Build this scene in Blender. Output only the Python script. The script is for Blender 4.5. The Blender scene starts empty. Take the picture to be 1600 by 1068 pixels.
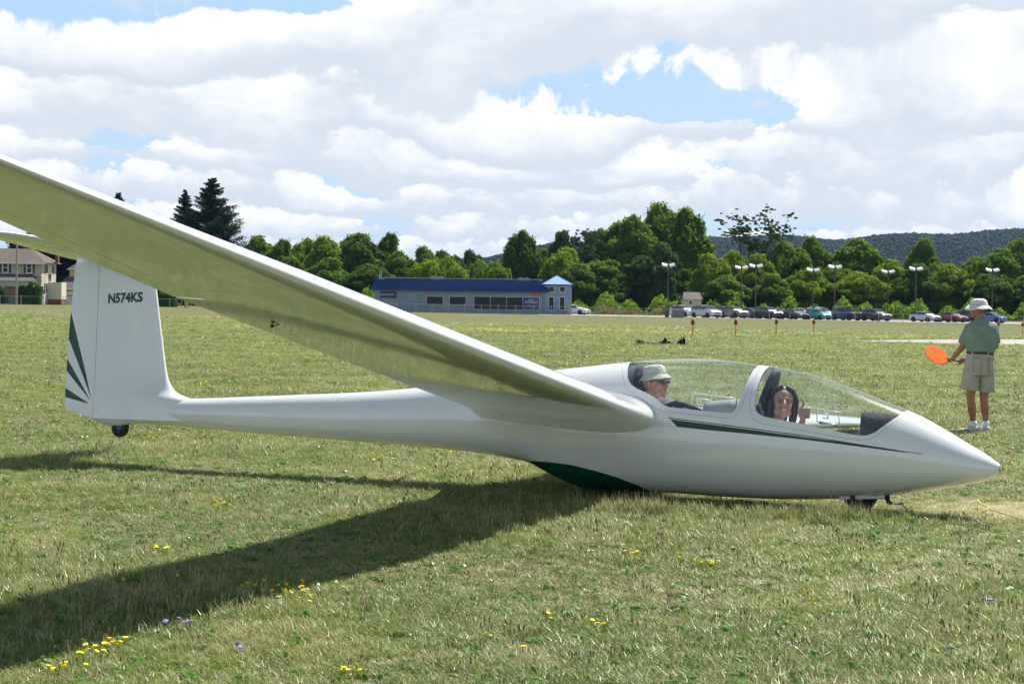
import bpy, bmesh, math, random
import numpy as np
from mathutils import Vector, Matrix, Euler
random.seed(7); rng = np.random.default_rng(7)
S = bpy.context.scene
COL = S.collection
PI = math.pi

# ------------------------------------------------------------------ camera
F_PX, CAM_H, HOR_Y, ROLL = 2676.3, 1.52, 471.6, math.radians(0.762)
cam_d = bpy.data.cameras.new('camera'); cam = bpy.data.objects.new('camera', cam_d); COL.objects.link(cam)
cam_d.sensor_fit = 'HORIZONTAL'; cam_d.sensor_width = 36.0; cam_d.lens = 36.0*F_PX/1600
cam_d.shift_y = -(534-HOR_Y)/1600; cam_d.clip_start = 0.05; cam_d.clip_end = 20000
_r = Vector((math.cos(ROLL), 0, math.sin(ROLL))); _u = Vector((-math.sin(ROLL), 0, math.cos(ROLL))); _b = Vector((0, -1, 0))
cam.matrix_world = Matrix(((_r.x, _u.x, _b.x, 0), (_r.y, _u.y, _b.y, 0), (_r.z, _u.z, _b.z, CAM_H), (0, 0, 0, 1)))
S.camera = cam

# ------------------------------------------------------------------ light
SUN_TO = Vector((0.46, 0.50, 1.0)).normalized()
SUN_EL = math.asin(SUN_TO.z); SUN_AZ = math.atan2(SUN_TO.x, SUN_TO.y)
sd = bpy.data.lights.new('sun', 'SUN'); sd.energy = 5.0; sd.angle = math.radians(0.53); sd.color = (1.0, 0.955, 0.88)
sun = bpy.data.objects.new('sun', sd); COL.objects.link(sun)
sun.rotation_euler = SUN_TO.to_track_quat('Z', 'Y').to_euler(); sun.location = (0, 0, 60)
S.view_settings.view_transform = 'Standard'; S.view_settings.look = 'None'
S.view_settings.exposure = 0.66; S.view_settings.gamma = 1.0; S.view_settings.use_curve_mapping = False
HAZE = 0.00004
S.render.engine = 'CYCLES'

def N(nt, typ, **kw):
    n = nt.nodes.new(typ)
    for k, v in kw.items():
        if k.startswith('i_'): n.inputs[k[2:].replace('_', ' ')].default_value = v
        else: setattr(n, k, v)
    return n
def L(nt, a, b): nt.links.new(a, b)
def M_(nt, op, a, b=None, c=None, clamp=False):
    n = nt.nodes.new('ShaderNodeMath'); n.operation = op; n.use_clamp = clamp
    for i, v in enumerate((a, b, c)):
        if v is None: continue
        if isinstance(v, (int, float)): n.inputs[i].default_value = v
        else: nt.links.new(v, n.inputs[i])
    return n.outputs[0]
def MIXC(nt, f, a, b, mode='MIX'):
    n = nt.nodes.new('ShaderNodeMix'); n.data_type = 'RGBA'; n.blend_type = mode
    for i, v in ((0, f), (6, a), (7, b)):
        if isinstance(v, (int, float)): n.inputs[i].default_value = v
        elif isinstance(v, tuple): n.inputs[i].default_value = (*v[:3], 1)
        else: nt.links.new(v, n.inputs[i])
    return n.outputs[2]
def RAMP(nt, f, lo, hi, a=0.0, b=1.0, smooth=True):
    n = nt.nodes.new('ShaderNodeMapRange'); n.interpolation_type = 'SMOOTHSTEP' if smooth else 'LINEAR'
    n.inputs[1].default_value = lo; n.inputs[2].default_value = hi; n.inputs[3].default_value = a; n.inputs[4].default_value = b
    nt.links.new(f, n.inputs[0]); return n.outputs[0]
def NOISE(nt, vec, scale, detail=4, rough=0.5, dist=0.0, w=None):
    n = nt.nodes.new('ShaderNodeTexNoise'); n.inputs['Scale'].default_value = scale; n.inputs['Detail'].default_value = detail
    n.inputs['Roughness'].default_value = rough; n.inputs['Distortion'].default_value = dist
    if vec is not None: nt.links.new(vec, n.inputs['Vector'])
    return n.outputs['Fac']
def XYZ(nt, x, y, z=0.0):
    n = nt.nodes.new('ShaderNodeCombineXYZ')
    for i, v in enumerate((x, y, z)):
        if isinstance(v, (int, float)): n.inputs[i].default_value = v
        else: nt.links.new(v, n.inputs[i])
    return n.outputs[0]

# ------------------------------------------------------------------ sky: clear sky with a broken layer of fair-weather cumulus
W = bpy.data.worlds.new('World'); S.world = W; W.use_nodes = True; nt = W.node_tree; nt.nodes.clear()
sky = N(nt, 'ShaderNodeTexSky'); sky.sky_type = 'NISHITA'; sky.sun_disc = False
sky.sun_elevation = SUN_EL; sky.sun_rotation = SUN_AZ; sky.air_density = 1.0; sky.dust_density = 0.6; sky.ozone_density = 1.0
tc = N(nt, 'ShaderNodeTexCoord'); sp = N(nt, 'ShaderNodeSeparateXYZ'); L(nt, tc.outputs['Generated'], sp.inputs[0])
dx, dy, dz = sp.outputs
el = M_(nt, 'MAXIMUM', dz, 0.0)
hyp = M_(nt, 'SQRT', M_(nt, 'ADD', M_(nt, 'MULTIPLY', dx, dx), M_(nt, 'MULTIPLY', dy, dy)))
az = M_(nt, 'ARCTAN2', dx, dy)
def blob(px, py, sx, sy):      # a place in the sky, as azimuth and sine of elevation
    a = math.atan((px-800)/F_PX); e = (HOR_Y+(px-800)*math.tan(ROLL)-py)/F_PX
    u = M_(nt, 'DIVIDE', M_(nt, 'SUBTRACT', az, a), sx/F_PX); v = M_(nt, 'DIVIDE', M_(nt, 'SUBTRACT', el, e), sy/F_PX)
    return M_(nt, 'EXPONENT', M_(nt, 'MULTIPLY', M_(nt, 'ADD', M_(nt, 'MULTIPLY', u, u), M_(nt, 'MULTIPLY', v, v)), -1.0))
bias = None
for (px, py, sx, sy, amp) in [(120, 14, 130, 26, -1.3), (480, 18, 200, 20, -1.2), (700, 105, 95, 45, -1.5), (1010, 168, 170, 18, -.6), (1180, 100, 190, 60, 1.5), (1130, 235, 150, 30, 1.2), (60, 160, 90, 22, -.8),
                              (300, 110, 260, 70, .8), (480, 120, 130, 60, .5), (1150, 70, 400, 60, .8), (960, 205, 220, 26, .6), (1450, 120, 250, 80, .5),
                              (1560, 335, 160, 16, -.9), (1190, 225, 60, 14, -.8), (280, 196, 60, 10, -.5)]:
    t = M_(nt, 'MULTIPLY', blob(px, py, sx, sy), amp); bias = t if bias is None else M_(nt, 'ADD', bias, t)
el0 = el; wn = NOISE(nt, XYZ(nt, dx, dy, M_(nt, 'MULTIPLY', dz, 5.0)), 3.4, 1, .5); el = M_(nt, 'ADD', el0, M_(nt, 'MULTIPLY', M_(nt, 'SUBTRACT', wn, .5), M_(nt, 'ADD', M_(nt, 'MULTIPLY', M_(nt, 'MINIMUM', el0, .3), .75), .004)))
ux_ = M_(nt, 'DIVIDE', dx, hyp); uy_ = M_(nt, 'DIVIDE', dy, hyp)
skyc = MIXC(nt, 0.85, sky.outputs[0], (3.1, 4.5, 6.1))
skyc = MIXC(nt, RAMP(nt, el, 0.02, 0.16, 0.35, 0.0), skyc, (4.7, 5.5, 6.2))
mixs = skyc
# rows of cumulus, farthest first: flat grey base, heaped bright top
for i, (e0, th, open_) in enumerate([(.010, .012, .55), (.021, .016, .50), (.035, .022, .42), (.052, .028, .36), (.072, .038, .30), (.100, .052, .34), (.142, .070, .30), (.205, .10, .12), (.31, .17, .05), (.52, .30, .0)]):
    f_ = .55/(e0+.012); g_ = .72/th
    pn = NOISE(nt, XYZ(nt, M_(nt, 'MULTIPLY', ux_, f_), M_(nt, 'MULTIPLY', uy_, f_), 3.1+i*5.7), 1.0, 1, .55)
    pf = NOISE(nt, XYZ(nt, M_(nt, 'MULTIPLY', ux_, g_), M_(nt, 'MULTIPLY', uy_, g_), M_(nt, 'ADD', M_(nt, 'MULTIPLY', el, g_*1.5), i*3.3)), 1.0, 5, .64)
    pfc = M_(nt, 'SUBTRACT', pf, .5)
    prof_ = M_(nt, 'ADD', M_(nt, 'ADD', M_(nt, 'MULTIPLY', M_(nt, 'SUBTRACT', pn, .5), 5.6), .42+open_*1.2), M_(nt, 'MULTIPLY', bias, .55))
    q = M_(nt, 'DIVIDE', M_(nt, 'SUBTRACT', M_(nt, 'ADD', el, M_(nt, 'MULTIPLY', M_(nt, 'SUBTRACT', pn, .5), th*.5)), e0), th)
    prof_c = M_(nt, 'MINIMUM', prof_, 1.45)
    dtop = M_(nt, 'ADD', M_(nt, 'SUBTRACT', prof_c, q), M_(nt, 'MULTIPLY', pfc, 2.5))
    dbase = M_(nt, 'MULTIPLY', M_(nt, 'ADD', M_(nt, 'ADD', q, .16), M_(nt, 'MULTIPLY', pfc, 1.5)), 1.1)
    cov = RAMP(nt, M_(nt, 'MINIMUM', dtop, dbase), 0.0, .17)
    lit = M_(nt, 'ADD', M_(nt, 'DIVIDE', q, M_(nt, 'MAXIMUM', prof_c, .45)), M_(nt, 'MULTIPLY', pfc, 1.9))
    lit = RAMP(nt, lit, -.05, .75)
    cc_ = MIXC(nt, lit, (4.6, 5.0, 5.6) if e0 < .3 else (3.4, 3.7, 4.3), (6.7, 6.75, 6.8))
    mixs = MIXC(nt, cov, mixs, cc_)
el = el0
hz = RAMP(nt, el, 0.0, 0.045, 0.35, 0.0)                  # bright haze just above the horizon
mixs = MIXC(nt, hz, mixs, (5.4, 5.9, 6.3))
below = RAMP(nt, dz, -0.02, 0.0)
mixs = MIXC(nt, below, (1.2, 1.4, 0.8), mixs)
# higher up the gaps widen and the blue deepens
up = RAMP(nt, el, 0.18, 0.6, 0.0, 0.80)
mixs = MIXC(nt, up, mixs, MIXC(nt, 1.0, sky.outputs[0], (.5, .5, .5), 'MULTIPLY'))
bg = N(nt, 'ShaderNodeBackground'); bg.inputs['Strength'].default_value = 0.10
L(nt, mixs, bg.inputs[0]); wo = N(nt, 'ShaderNodeOutputWorld'); L(nt, bg.outputs[0], wo.inputs[0])

# ------------------------------------------------------------------ helpers
def px_ray(px, py):
    a, b = px-800, py-HOR_Y
    x = a*math.cos(ROLL)+b*math.sin(ROLL); y = -a*math.sin(ROLL)+b*math.cos(ROLL)
    return Vector((x/F_PX, 1.0, -y/F_PX))
def at(px, py, Y):
    r = px_ray(px, py); return Vector((r.x*Y, Y, CAM_H+r.z*Y))
def sstep(t): t = min(max(t, 0.0), 1.0); return t*t*(3-2*t)
def gz(x, y):
    """height of the field: falls away gently to the right, far off"""
    if y < 15: return 0.0
    u = x/y
    A = float(np.interp(u, [-.45, -.3, -.06, .1, .24, .4], [.3, .22, -.15, -.33, -.52, -.6]))
    return A*sstep((y-15)/185.0)
def ground_at(px, Y):
    x = (px-800)/F_PX*Y; return Vector((x, Y, gz(x, Y)))
def ang_of(px, Y): return (px-800)/F_PX*Y

def meta(o, label=None, cat=None, group=None, kind=None):
    if label: o['label'] = label
    if cat: o['category'] = cat
    if group: o['group'] = group
    if kind: o['kind'] = kind
    return o
def empty(name, loc=(0, 0, 0), rz=0.0, label=None, cat=None, group=None):
    o = bpy.data.objects.new(name, None); COL.objects.link(o); o.location = loc; o.rotation_euler = (0, 0, rz); o.empty_display_size = 0.2
    return meta(o, label, cat, group)
def mesh_obj(name, verts, faces, mat=None, parent=None, smooth=False, mats=None, fmat=None):
    me = bpy.data.meshes.new(name); me.from_pydata([tuple(v) for v in verts], [], [tuple(f) for f in faces])
    for m in (mats or ([mat] if mat else [])): me.materials.append(m)
    if fmat is not None: me.polygons.foreach_set('material_index', np.asarray(fmat, dtype=np.int32))
    if smooth: me.polygons.foreach_set('use_smooth', [True]*len(me.polygons))
    me.update()
    o = bpy.data.objects.new(name, me); COL.objects.link(o)
    if parent is not None: o.parent = parent
    return o
class MB:
    def __init__(s): s.v = []; s.f = []
    def add(s, v, f):
        n = len(s.v); s.v += [tuple(p) for p in v]; s.f += [tuple(i+n for i in q) for q in f]; return s
    def box(s, x0, x1, y0, y1, z0, z1, R=None, bev=0.0):
        v = [(x0, y0, z0), (x1, y0, z0), (x1, y1, z0), (x0, y1, z0), (x0, y0, z1), (x1, y0, z1), (x1, y1, z1), (x0, y1, z1)]
        if R is not None: v = [R @ Vector(p) for p in v]
        return s.add(v, [(0, 3, 2, 1), (4, 5, 6, 7), (0, 1, 5, 4), (1, 2, 6, 5), (2, 3, 7, 6), (3, 0, 4, 7)])
    def tube(s, pts, rad, n=8, cap=True):
        pts = [Vector(p) for p in pts]; rs = rad if isinstance(rad, (list, tuple)) else [rad]*len(pts)
        rings = []; up = None
        for i, p in enumerate(pts):
            d = (pts[min(i+1, len(pts)-1)]-pts[max(i-1, 0)]).normalized()
            if up is None: up = Vector((0, 0, 1)) if abs(d.z) < .9 else Vector((1, 0, 0))
            a = d.cross(up).normalized(); b = a.cross(d).normalized(); up = b
            rings.append([p+(a*math.cos(2*PI*k/n)+b*math.sin(2*PI*k/n))*rs[i] for k in range(n)])
        v = [q for r in rings for q in r]; f = []
        for i in range(len(rings)-1):
            for k in range(n): f.append((i*n+k, i*n+(k+1) % n, (i+1)*n+(k+1) % n, (i+1)*n+k))
        if cap: f.append(tuple(range(n-1, -1, -1))); f.append(tuple((len(rings)-1)*n+k for k in range(n)))
        return s.add(v, f)
    def ell(s, c, r, R=None, nu=16, nv=10):
        c = Vector(c); v = []; f = []
        for j in range(nv+1):
            th = PI*j/nv
            for i in range(nu):
                ph = 2*PI*i/nu; p = Vector((r[0]*math.sin(th)*math.cos(ph), r[1]*math.sin(th)*math.sin(ph), r[2]*math.cos(th)))
                if R is not None: p = R @ p
                v.append(c+p)
        for j in range(nv):
            for i in range(nu): f.append((j*nu+i, (j+1)*nu+i, (j+1)*nu+(i+1) % nu, j*nu+(i+1) % nu))
        return s.add(v, f)
    def cap(s, a, b, ra, rb, n=12):
        """tapered limb with round ends"""
        a = Vector(a); b = Vector(b); d = b-a; ln = d.length; d.normalize(); pts = []; rs = []
        for k in range(4): t = PI/2*(k+0.15)/4; pts.append(a-d*ra*math.cos(t)); rs.append(ra*math.sin(t))
        pts.append(a); rs.append(ra); pts.append(b); rs.append(rb)
        for k in range(3, -1, -1): t = PI/2*(k+0.15)/4; pts.append(b+d*rb*math.cos(t)); rs.append(rb*math.sin(t))
        return s.tube(pts, rs, n)
    def lathe(s, prof, n=24, M=None, close=False):
        v = []; f = []
        for r, z in prof:
            for k in range(n):
                p = Vector((r*math.cos(2*PI*k/n), r*math.sin(2*PI*k/n), z)); v.append(M @ p if M is not None else p)
        for i in range(len(prof)-1):
            for k in range(n): f.append((i*n+k, i*n+(k+1) % n, (i+1)*n+(k+1) % n, (i+1)*n+k))
        return s.add(v, f)
    def loft(s, rings, closed=True, caps=True):
        n = len(rings[0]); v = [p for r in rings for p in r]; f = []
        for i in range(len(rings)-1):
            for k in range(n if closed else n-1): f.append((i*n+k, i*n+(k+1) % n, (i+1)*n+(k+1) % n, (i+1)*n+k))
        if caps: f.append(tuple(range(n-1, -1, -1))); f.append(tuple((len(rings)-1)*n+k for k in range(n)))
        return s.add(v, f)
    def obj(s, name, mat, parent=None, smooth=False): return mesh_obj(name, s.v, s.f, mat, parent, smooth)

def bake(o, mods):
    """apply modifiers without bpy.ops"""
    for typ, kw in mods:
        m = o.modifiers.new(typ.lower(), typ)
        for k, v in kw.items(): setattr(m, k, v)
    dg = bpy.context.evaluated_depsgraph_get(); me = bpy.data.meshes.new_from_object(o.evaluated_get(dg))
    old = o.data; mats = list(old.materials); o.modifiers.clear(); o.data = me
    me.materials.clear()
    for m in mats: me.materials.append(m)
    me.polygons.foreach_set('use_smooth', [True]*len(me.polygons)); me.polygons.foreach_set('material_index', [0]*len(me.polygons)); me.update()
    bpy.data.meshes.remove(old); return o
def skin(mb, name, mat, parent, vox=0.007, sm=6, fac=0.5):
    o = mb.obj(name, mat, parent)
    return bake(o, [('REMESH', dict(mode='VOXEL', voxel_size=vox)), ('SMOOTH', dict(iterations=sm, factor=fac))])

# ------------------------------------------------------------------ materials
MATS = {}
def mat(name, col=(.5, .5, .5), rough=.5, metal=0.0, spec=.5, coat=0.0, coat_rough=.03, emit=None, alpha=None):
    if name in MATS: return MATS[name]
    m = bpy.data.materials.new(name); m.use_nodes = True; b = m.node_tree.nodes['Principled BSDF']
    b.inputs['Base Color'].default_value = (*col, 1); b.inputs['Roughness'].default_value = rough; b.inputs['Metallic'].default_value = metal
    b.inputs['Specular IOR Level'].default_value = spec; b.inputs['Coat Weight'].default_value = coat; b.inputs['Coat Roughness'].default_value = coat_rough
    MATS[name] = m; return m
def noisy(name, c1, c2, scale=8, rough=.8, detail=4, bump=0.0, bscale=None, lo=.35, hi=.65, obj=True, stretch=None):
    if name in MATS: return MATS[name]
    m = mat(name, c1, rough); nt = m.node_tree; b = nt.nodes['Principled BSDF']
    t = N(nt, 'ShaderNodeTexCoord'); vec = t.outputs['Object']
    if stretch:
        mp = N(nt, 'ShaderNodeMapping'); mp.inputs['Scale'].default_value = stretch; L(nt, vec, mp.inputs[0]); vec = mp.outputs[0]
    n = NOISE(nt, vec, scale, detail, .6); f = RAMP(nt, n, lo, hi)
    L(nt, MIXC(nt, f, c1, c2), b.inputs['Base Color'])
    if bump:
        bn = N(nt, 'ShaderNodeBump'); bn.inputs['Strength'].default_value = bump; bn.inputs['Distance'].default_value = .02
        L(nt, NOISE(nt, vec, bscale or scale*3, 3, .6), bn.inputs['Height']); L(nt, bn.outputs[0], b.inputs['Normal'])
    return m
def thin_glass(name, tint=(.93, .97, .95), rough=0.015, base=0.05, milky_veil=0.0):
    m = bpy.data.materials.new(name); m.use_nodes = True; nt = m.node_tree; nt.nodes.clear()
    tr = N(nt, 'ShaderNodeBsdfTransparent'); tr.inputs[0].default_value = (*tint, 1)
    gl = N(nt, 'ShaderNodeBsdfGlossy'); gl.inputs['Roughness'].default_value = rough; gl.inputs[0].default_value = (1, 1, 1, 1)
    g_ = N(nt, 'ShaderNodeNewGeometry'); dp = N(nt, 'ShaderNodeVectorMath', operation='DOT_PRODUCT'); L(nt, g_.outputs['Normal'], dp.inputs[0]); L(nt, g_.outputs['Incoming'], dp.inputs[1])
    ca = M_(nt, 'SUBTRACT', 1.0, M_(nt, 'ABSOLUTE', dp.outputs['Value']), clamp=True); f2 = M_(nt, 'ADD', M_(nt, 'MULTIPLY', M_(nt, 'POWER', ca, 5.0), .80), base, clamp=True)
    g2 = N(nt, 'ShaderNodeBsdfGlossy'); g2.inputs['Roughness'].default_value = .20; gm = N(nt, 'ShaderNodeMixShader'); gm.inputs[0].default_value = .32; L(nt, gl.outputs[0], gm.inputs[1]); L(nt, g2.outputs[0], gm.inputs[2])   # fine polishing scratches spread the sun
    mx = N(nt, 'ShaderNodeMixShader'); L(nt, f2, mx.inputs[0]); L(nt, tr.outputs[0], mx.inputs[1]); L(nt, gm.outputs[0], mx.inputs[2])
    out = mx.outputs[0]
    if milky_veil:
        df = N(nt, 'ShaderNodeBsdfDiffuse'); df.inputs[0].default_value = (.8, .82, .85, 1)  # pale diffuse veil painting milky sky reflections onto the pane
        m3 = N(nt, 'ShaderNodeMixShader'); m3.inputs[0].default_value = milky_veil; L(nt, out, m3.inputs[1]); L(nt, df.outputs[0], m3.inputs[2]); out = m3.outputs[0]
    o = N(nt, 'ShaderNodeOutputMaterial'); L(nt, out, o.inputs[0]); MATS[name] = m; return m

gelcoat = mat('gelcoat_white', (.80, .805, .80), .16, spec=.55, coat=1.0, coat_rough=.06)
nt = gelcoat.node_tree; b = nt.nodes['Principled BSDF']        # faint dust and streaks on the white gelcoat
t = N(nt, 'ShaderNodeTexCoord'); mp = N(nt, 'ShaderNodeMapping'); mp.inputs['Scale'].default_value = (1.2, 5, 9); L(nt, t.outputs['Object'], mp.inputs[0])
nz = NOISE(nt, mp.outputs[0], 2.2, 6, .65)
L(nt, MIXC(nt, RAMP(nt, nz, .35, .75), (.80, .805, .80), (.78, .785, .778)), b.inputs['Base Color'])
L(nt, RAMP(nt, nz, .3, .8, .12, .26), b.inputs['Roughness'])
gelgreen = mat('gelcoat_green', (.004, .060, .032), .22, spec=.35)
linegrey = mat('seam_grey', (.30, .31, .31), .5)
linedark = mat('stripe_dark_green', (.015, .035, .03), .3)
interior = mat('cockpit_grey', (.62, .63, .62), .6)
rubber = noisy('rubber_black', (.018, .018, .018), (.035, .033, .03), 30, .85)
blackp = mat('black_plastic', (.02, .02, .022), .5)
darkfab = noisy('dark_upholstery', (.02, .024, .04), (.035, .038, .055), 20, .9)
metal = mat('steel', (.55, .55, .56), .35, metal=1.0)
# ------------------------------------------------------------------ ground
def field_nodes(nt, pos):
    """colour of the mown field at a world position, shared by soil and blades"""
    s = N(nt, 'ShaderNodeSeparateXYZ'); L(nt, pos, s.inputs[0])
    p2 = XYZ(nt, s.outputs[0], s.outputs[1], 0.0)
    patch = RAMP(nt, NOISE(nt, p2, 0.38, 6, .66, .5), .40, .60)        # metre-sized patches
    dry = RAMP(nt, NOISE(nt, p2, 1.3, 4, .6, .3), .50, .68)
    big = RAMP(nt, NOISE(nt, p2, 0.055, 4, .6, .2), .38, .62)          # broad far patches
    return s, p2, patch, dry, big
def grass_ground():
    m = bpy.data.materials.new('mown_field'); m.use_nodes = True; nt = m.node_tree; b = nt.nodes['Principled BSDF']
    g = N(nt, 'ShaderNodeNewGeometry'); s, p2, patch, dry, big = field_nodes(nt, g.outputs['Position'])
    y = s.outputs[1]
    near = MIXC(nt, patch, (.15, .175, .055), (.11, .155, .042))
    near = MIXC(nt, M_(nt, 'MULTIPLY', dry, .6), near, (.33, .30, .15))
    far = MIXC(nt, patch, (.145, .160, .048), (.095, .135, .030))
    far = MIXC(nt, M_(nt, 'MULTIPLY', big, .75), far, (.175, .17, .070))
    # long streaks across the view, as mown and trodden grass shows at a grazing angle
    st = N(nt, 'ShaderNodeMapping'); st.inputs['Scale'].default_value = (.09, .55, 1); L(nt, p2, st.inputs[0])
    streak = RAMP(nt, NOISE(nt, st.outputs[0], .6, 5, .65), .40, .62)
    far = MIXC(nt, M_(nt, 'MULTIPLY', streak, .5), far, (.23, .215, .09))
    grain = NOISE(nt, p2, 9, 6, .75); far = MIXC(nt, RAMP(nt, grain, .35, .7, 0, .45), far, (.07, .10, .03))
    grain2 = NOISE(nt, p2, 2.3, 6, .7); far = MIXC(nt, RAMP(nt, grain2, .5, .72, 0, .45), far, (.30, .30, .14))
    c = MIXC(nt, RAMP(nt, y, 30, 60), near, far)
    bx_ = M_(nt, 'DIVIDE', M_(nt, 'SUBTRACT', s.outputs[0], 3.95), 1.25); by_ = M_(nt, 'DIVIDE', M_(nt, 'SUBTRACT', y, 12.9), .95); bare_ = M_(nt, 'EXPONENT', M_(nt, 'MULTIPLY', M_(nt, 'ADD', M_(nt, 'MULTIPLY', bx_, bx_), M_(nt, 'MULTIPLY', by_, by_)), -1.0))
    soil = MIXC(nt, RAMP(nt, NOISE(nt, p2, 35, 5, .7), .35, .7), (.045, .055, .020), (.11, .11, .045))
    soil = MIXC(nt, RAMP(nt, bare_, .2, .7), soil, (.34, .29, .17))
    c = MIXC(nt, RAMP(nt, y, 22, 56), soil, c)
    # the unmown, olive strip along the far fence
    c = MIXC(nt, RAMP(nt, y, 125, 150, 0, .75), c, MIXC(nt, RAMP(nt, NOISE(nt, p2, .8, 6, .7), .3, .7), (.150, .142, .060), (.105, .12, .040)))
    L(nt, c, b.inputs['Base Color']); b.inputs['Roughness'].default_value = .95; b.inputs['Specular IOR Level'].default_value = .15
    bn = N(nt, 'ShaderNodeBump'); bn.inputs['Strength'].default_value = .6; bn.inputs['Distance'].default_value = .05
    L(nt, NOISE(nt, p2, 14, 5, .7), bn.inputs['Height']); L(nt, bn.outputs[0], b.inputs['Normal'])
    return m
M_field = grass_ground()
ys = [-400, -150, -60, -20, -5, 0, 3, 6]+[6+.5*i for i in range(1, 60)]+[36+2*i for i in range(1, 35)]+[105+5*i for i in range(50)]+[360, 400, 500, 700, 1000, 1500, 2200, 3200, 5000, 9000]
ux = np.concatenate([np.linspace(-3, -.5, 8)[:-1], np.linspace(-.5, .5, 61), np.linspace(.5, 3, 8)[1:]])
vs = []; fs = []
for y in ys:
    w = max(abs(y), 20.0)+15
    for u in ux:
        x = u*w; z = gz(x, y)+ (0.012*math.sin(x*1.3+y*.7)+.012*math.sin(y*1.9-x*.8))*min(max((y-14)/10, 0), 1)*(1 if y < 90 else 0)
        vs.append((x, y, z))
nx = len(ux)
for j in range(len(ys)-1):
    for i in range(nx-1): fs.append((j*nx+i, j*nx+i+1, (j+1)*nx+i+1, (j+1)*nx+i))
g = mesh_obj('field', vs, fs, M_field, smooth=True); meta(g, 'mown airfield grass with dry patches', kind='structure')

def strip(name, pts, mat_, lift, label):
    """a flat sheet following the ground between two edges"""
    v = []; f = []
    for (a, b_) in pts:
        for t in np.linspace(0, 1, 7):
            p = Vector(a).lerp(Vector(b_), t); v.append((p.x, p.y, gz(p.x, p.y)+lift))
    for i in range(len(pts)-1):
        for k in range(6): f.append((i*7+k, i*7+k+1, (i+1)*7+k+1, (i+1)*7+k))
    o = mesh_obj(name, v, f, mat_); return meta(o, label, kind='structure')
asph = noisy('pale_asphalt', (.29, .29, .285), (.36, .355, .345), 1.5, .9, 6)
conc = noisy('old_concrete', (.30, .285, .255), (.37, .355, .32), .8, .9, 6)
# parking strip and access road behind the fence
pk = []
for px in range(840, 2300, 40):
    x0 = ang_of(px, 1.0)
    n = 243 if px < 1040 else 243-min((px-1040)/400, 1.0)*8
    pk.append((Vector((x0*(n-6), n-6, 0)), Vector((x0*(n+22), n+22, 0))))
strip('car_park', pk, asph, .03, 'pale parking strip behind the fence')
# taxiway tapering in from the right
tw = []
for (xx, ya, yb) in [(15.8, 80.5, 81.5), (18, 79.2, 86), (21, 77.6, 92), (25, 76.5, 97), (30, 75.6, 100), (40, 74, 103), (60, 71, 107), (120, 62, 118)]:
    tw.append((Vector((xx*ya/82.0, ya, 0)), Vector((xx*yb/82.0, yb, 0))))
strip('taxiway', tw, conc, .02, 'pale taxiway pavement tapering in from the right')

# ------------------------------------------------------------------ foliage
def leaf_mat(name, c1, c2, trans=.35):
    m = bpy.data.materials.new(name); m.use_nodes = True; nt = m.node_tree; nt.nodes.clear()
    g = N(nt, 'ShaderNodeNewGeometry'); oi = N(nt, 'ShaderNodeObjectInfo')
    n = NOISE(nt, g.outputs['Position'], .45, 4, .6); ri = g.outputs['Random Per Island']
    f = M_(nt, 'ADD', M_(nt, 'MULTIPLY', RAMP(nt, n, .35, .65), .55), M_(nt, 'MULTIPLY', ri, .45))
    c = MIXC(nt, f, c1, c2)
    d = N(nt, 'ShaderNodeBsdfDiffuse'); L(nt, c, d.inputs[0])
    t = N(nt, 'ShaderNodeBsdfTranslucent'); L(nt, MIXC(nt, .5, c, (c2[0]*1.6, c2[1]*1.7, c2[2]*.8)), t.inputs[0])
    gl = N(nt, 'ShaderNodeBsdfGlossy'); gl.inputs['Roughness'].default_value = .55; gl.inputs[0].default_value = (.6, .65, .6, 1)
    mx = N(nt, 'ShaderNodeMixShader'); mx.inputs[0].default_value = trans; L(nt, d.outputs[0], mx.inputs[1]); L(nt, t.outputs[0], mx.inputs[2])
    m2 = N(nt, 'ShaderNodeMixShader'); m2.inputs[0].default_value = .018; L(nt, mx.outputs[0], m2.inputs[1]); L(nt, gl.outputs[0], m2.inputs[2])
    o = N(nt, 'ShaderNodeOutputMaterial'); L(nt, m2.outputs[0], o.inputs[0]); MATS[name] = m; return m
LEAF = {'mid': leaf_mat('leaf_mid', (.070, .140, .014), (.165, .260, .028), .48),
        'dark': leaf_mat('leaf_dark', (.052, .108, .014), (.115, .192, .028), .45),
        'light': leaf_mat('leaf_light', (.105, .175, .012), (.25, .345, .028), .4),
        'grey': leaf_mat('leaf_grey', (.050, .090, .028), (.105, .160, .050), .3),
        'purple': leaf_mat('leaf_purple', (.010, .012, .010), (.028, .018, .018), .15),
        'needle': leaf_mat('needles', (.013, .032, .013), (.036, .062, .024), .12),
        'hedge': leaf_mat('leaf_hedge', (.020, .065, .010), (.055, .125, .018), .25),
        'brush': leaf_mat('leaf_brush', (.13, .14, .045), (.24, .20, .08), .3)}
bark = noisy('bark', (.055, .045, .035), (.12, .10, .08), 3, .95, bump=.5)

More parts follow.
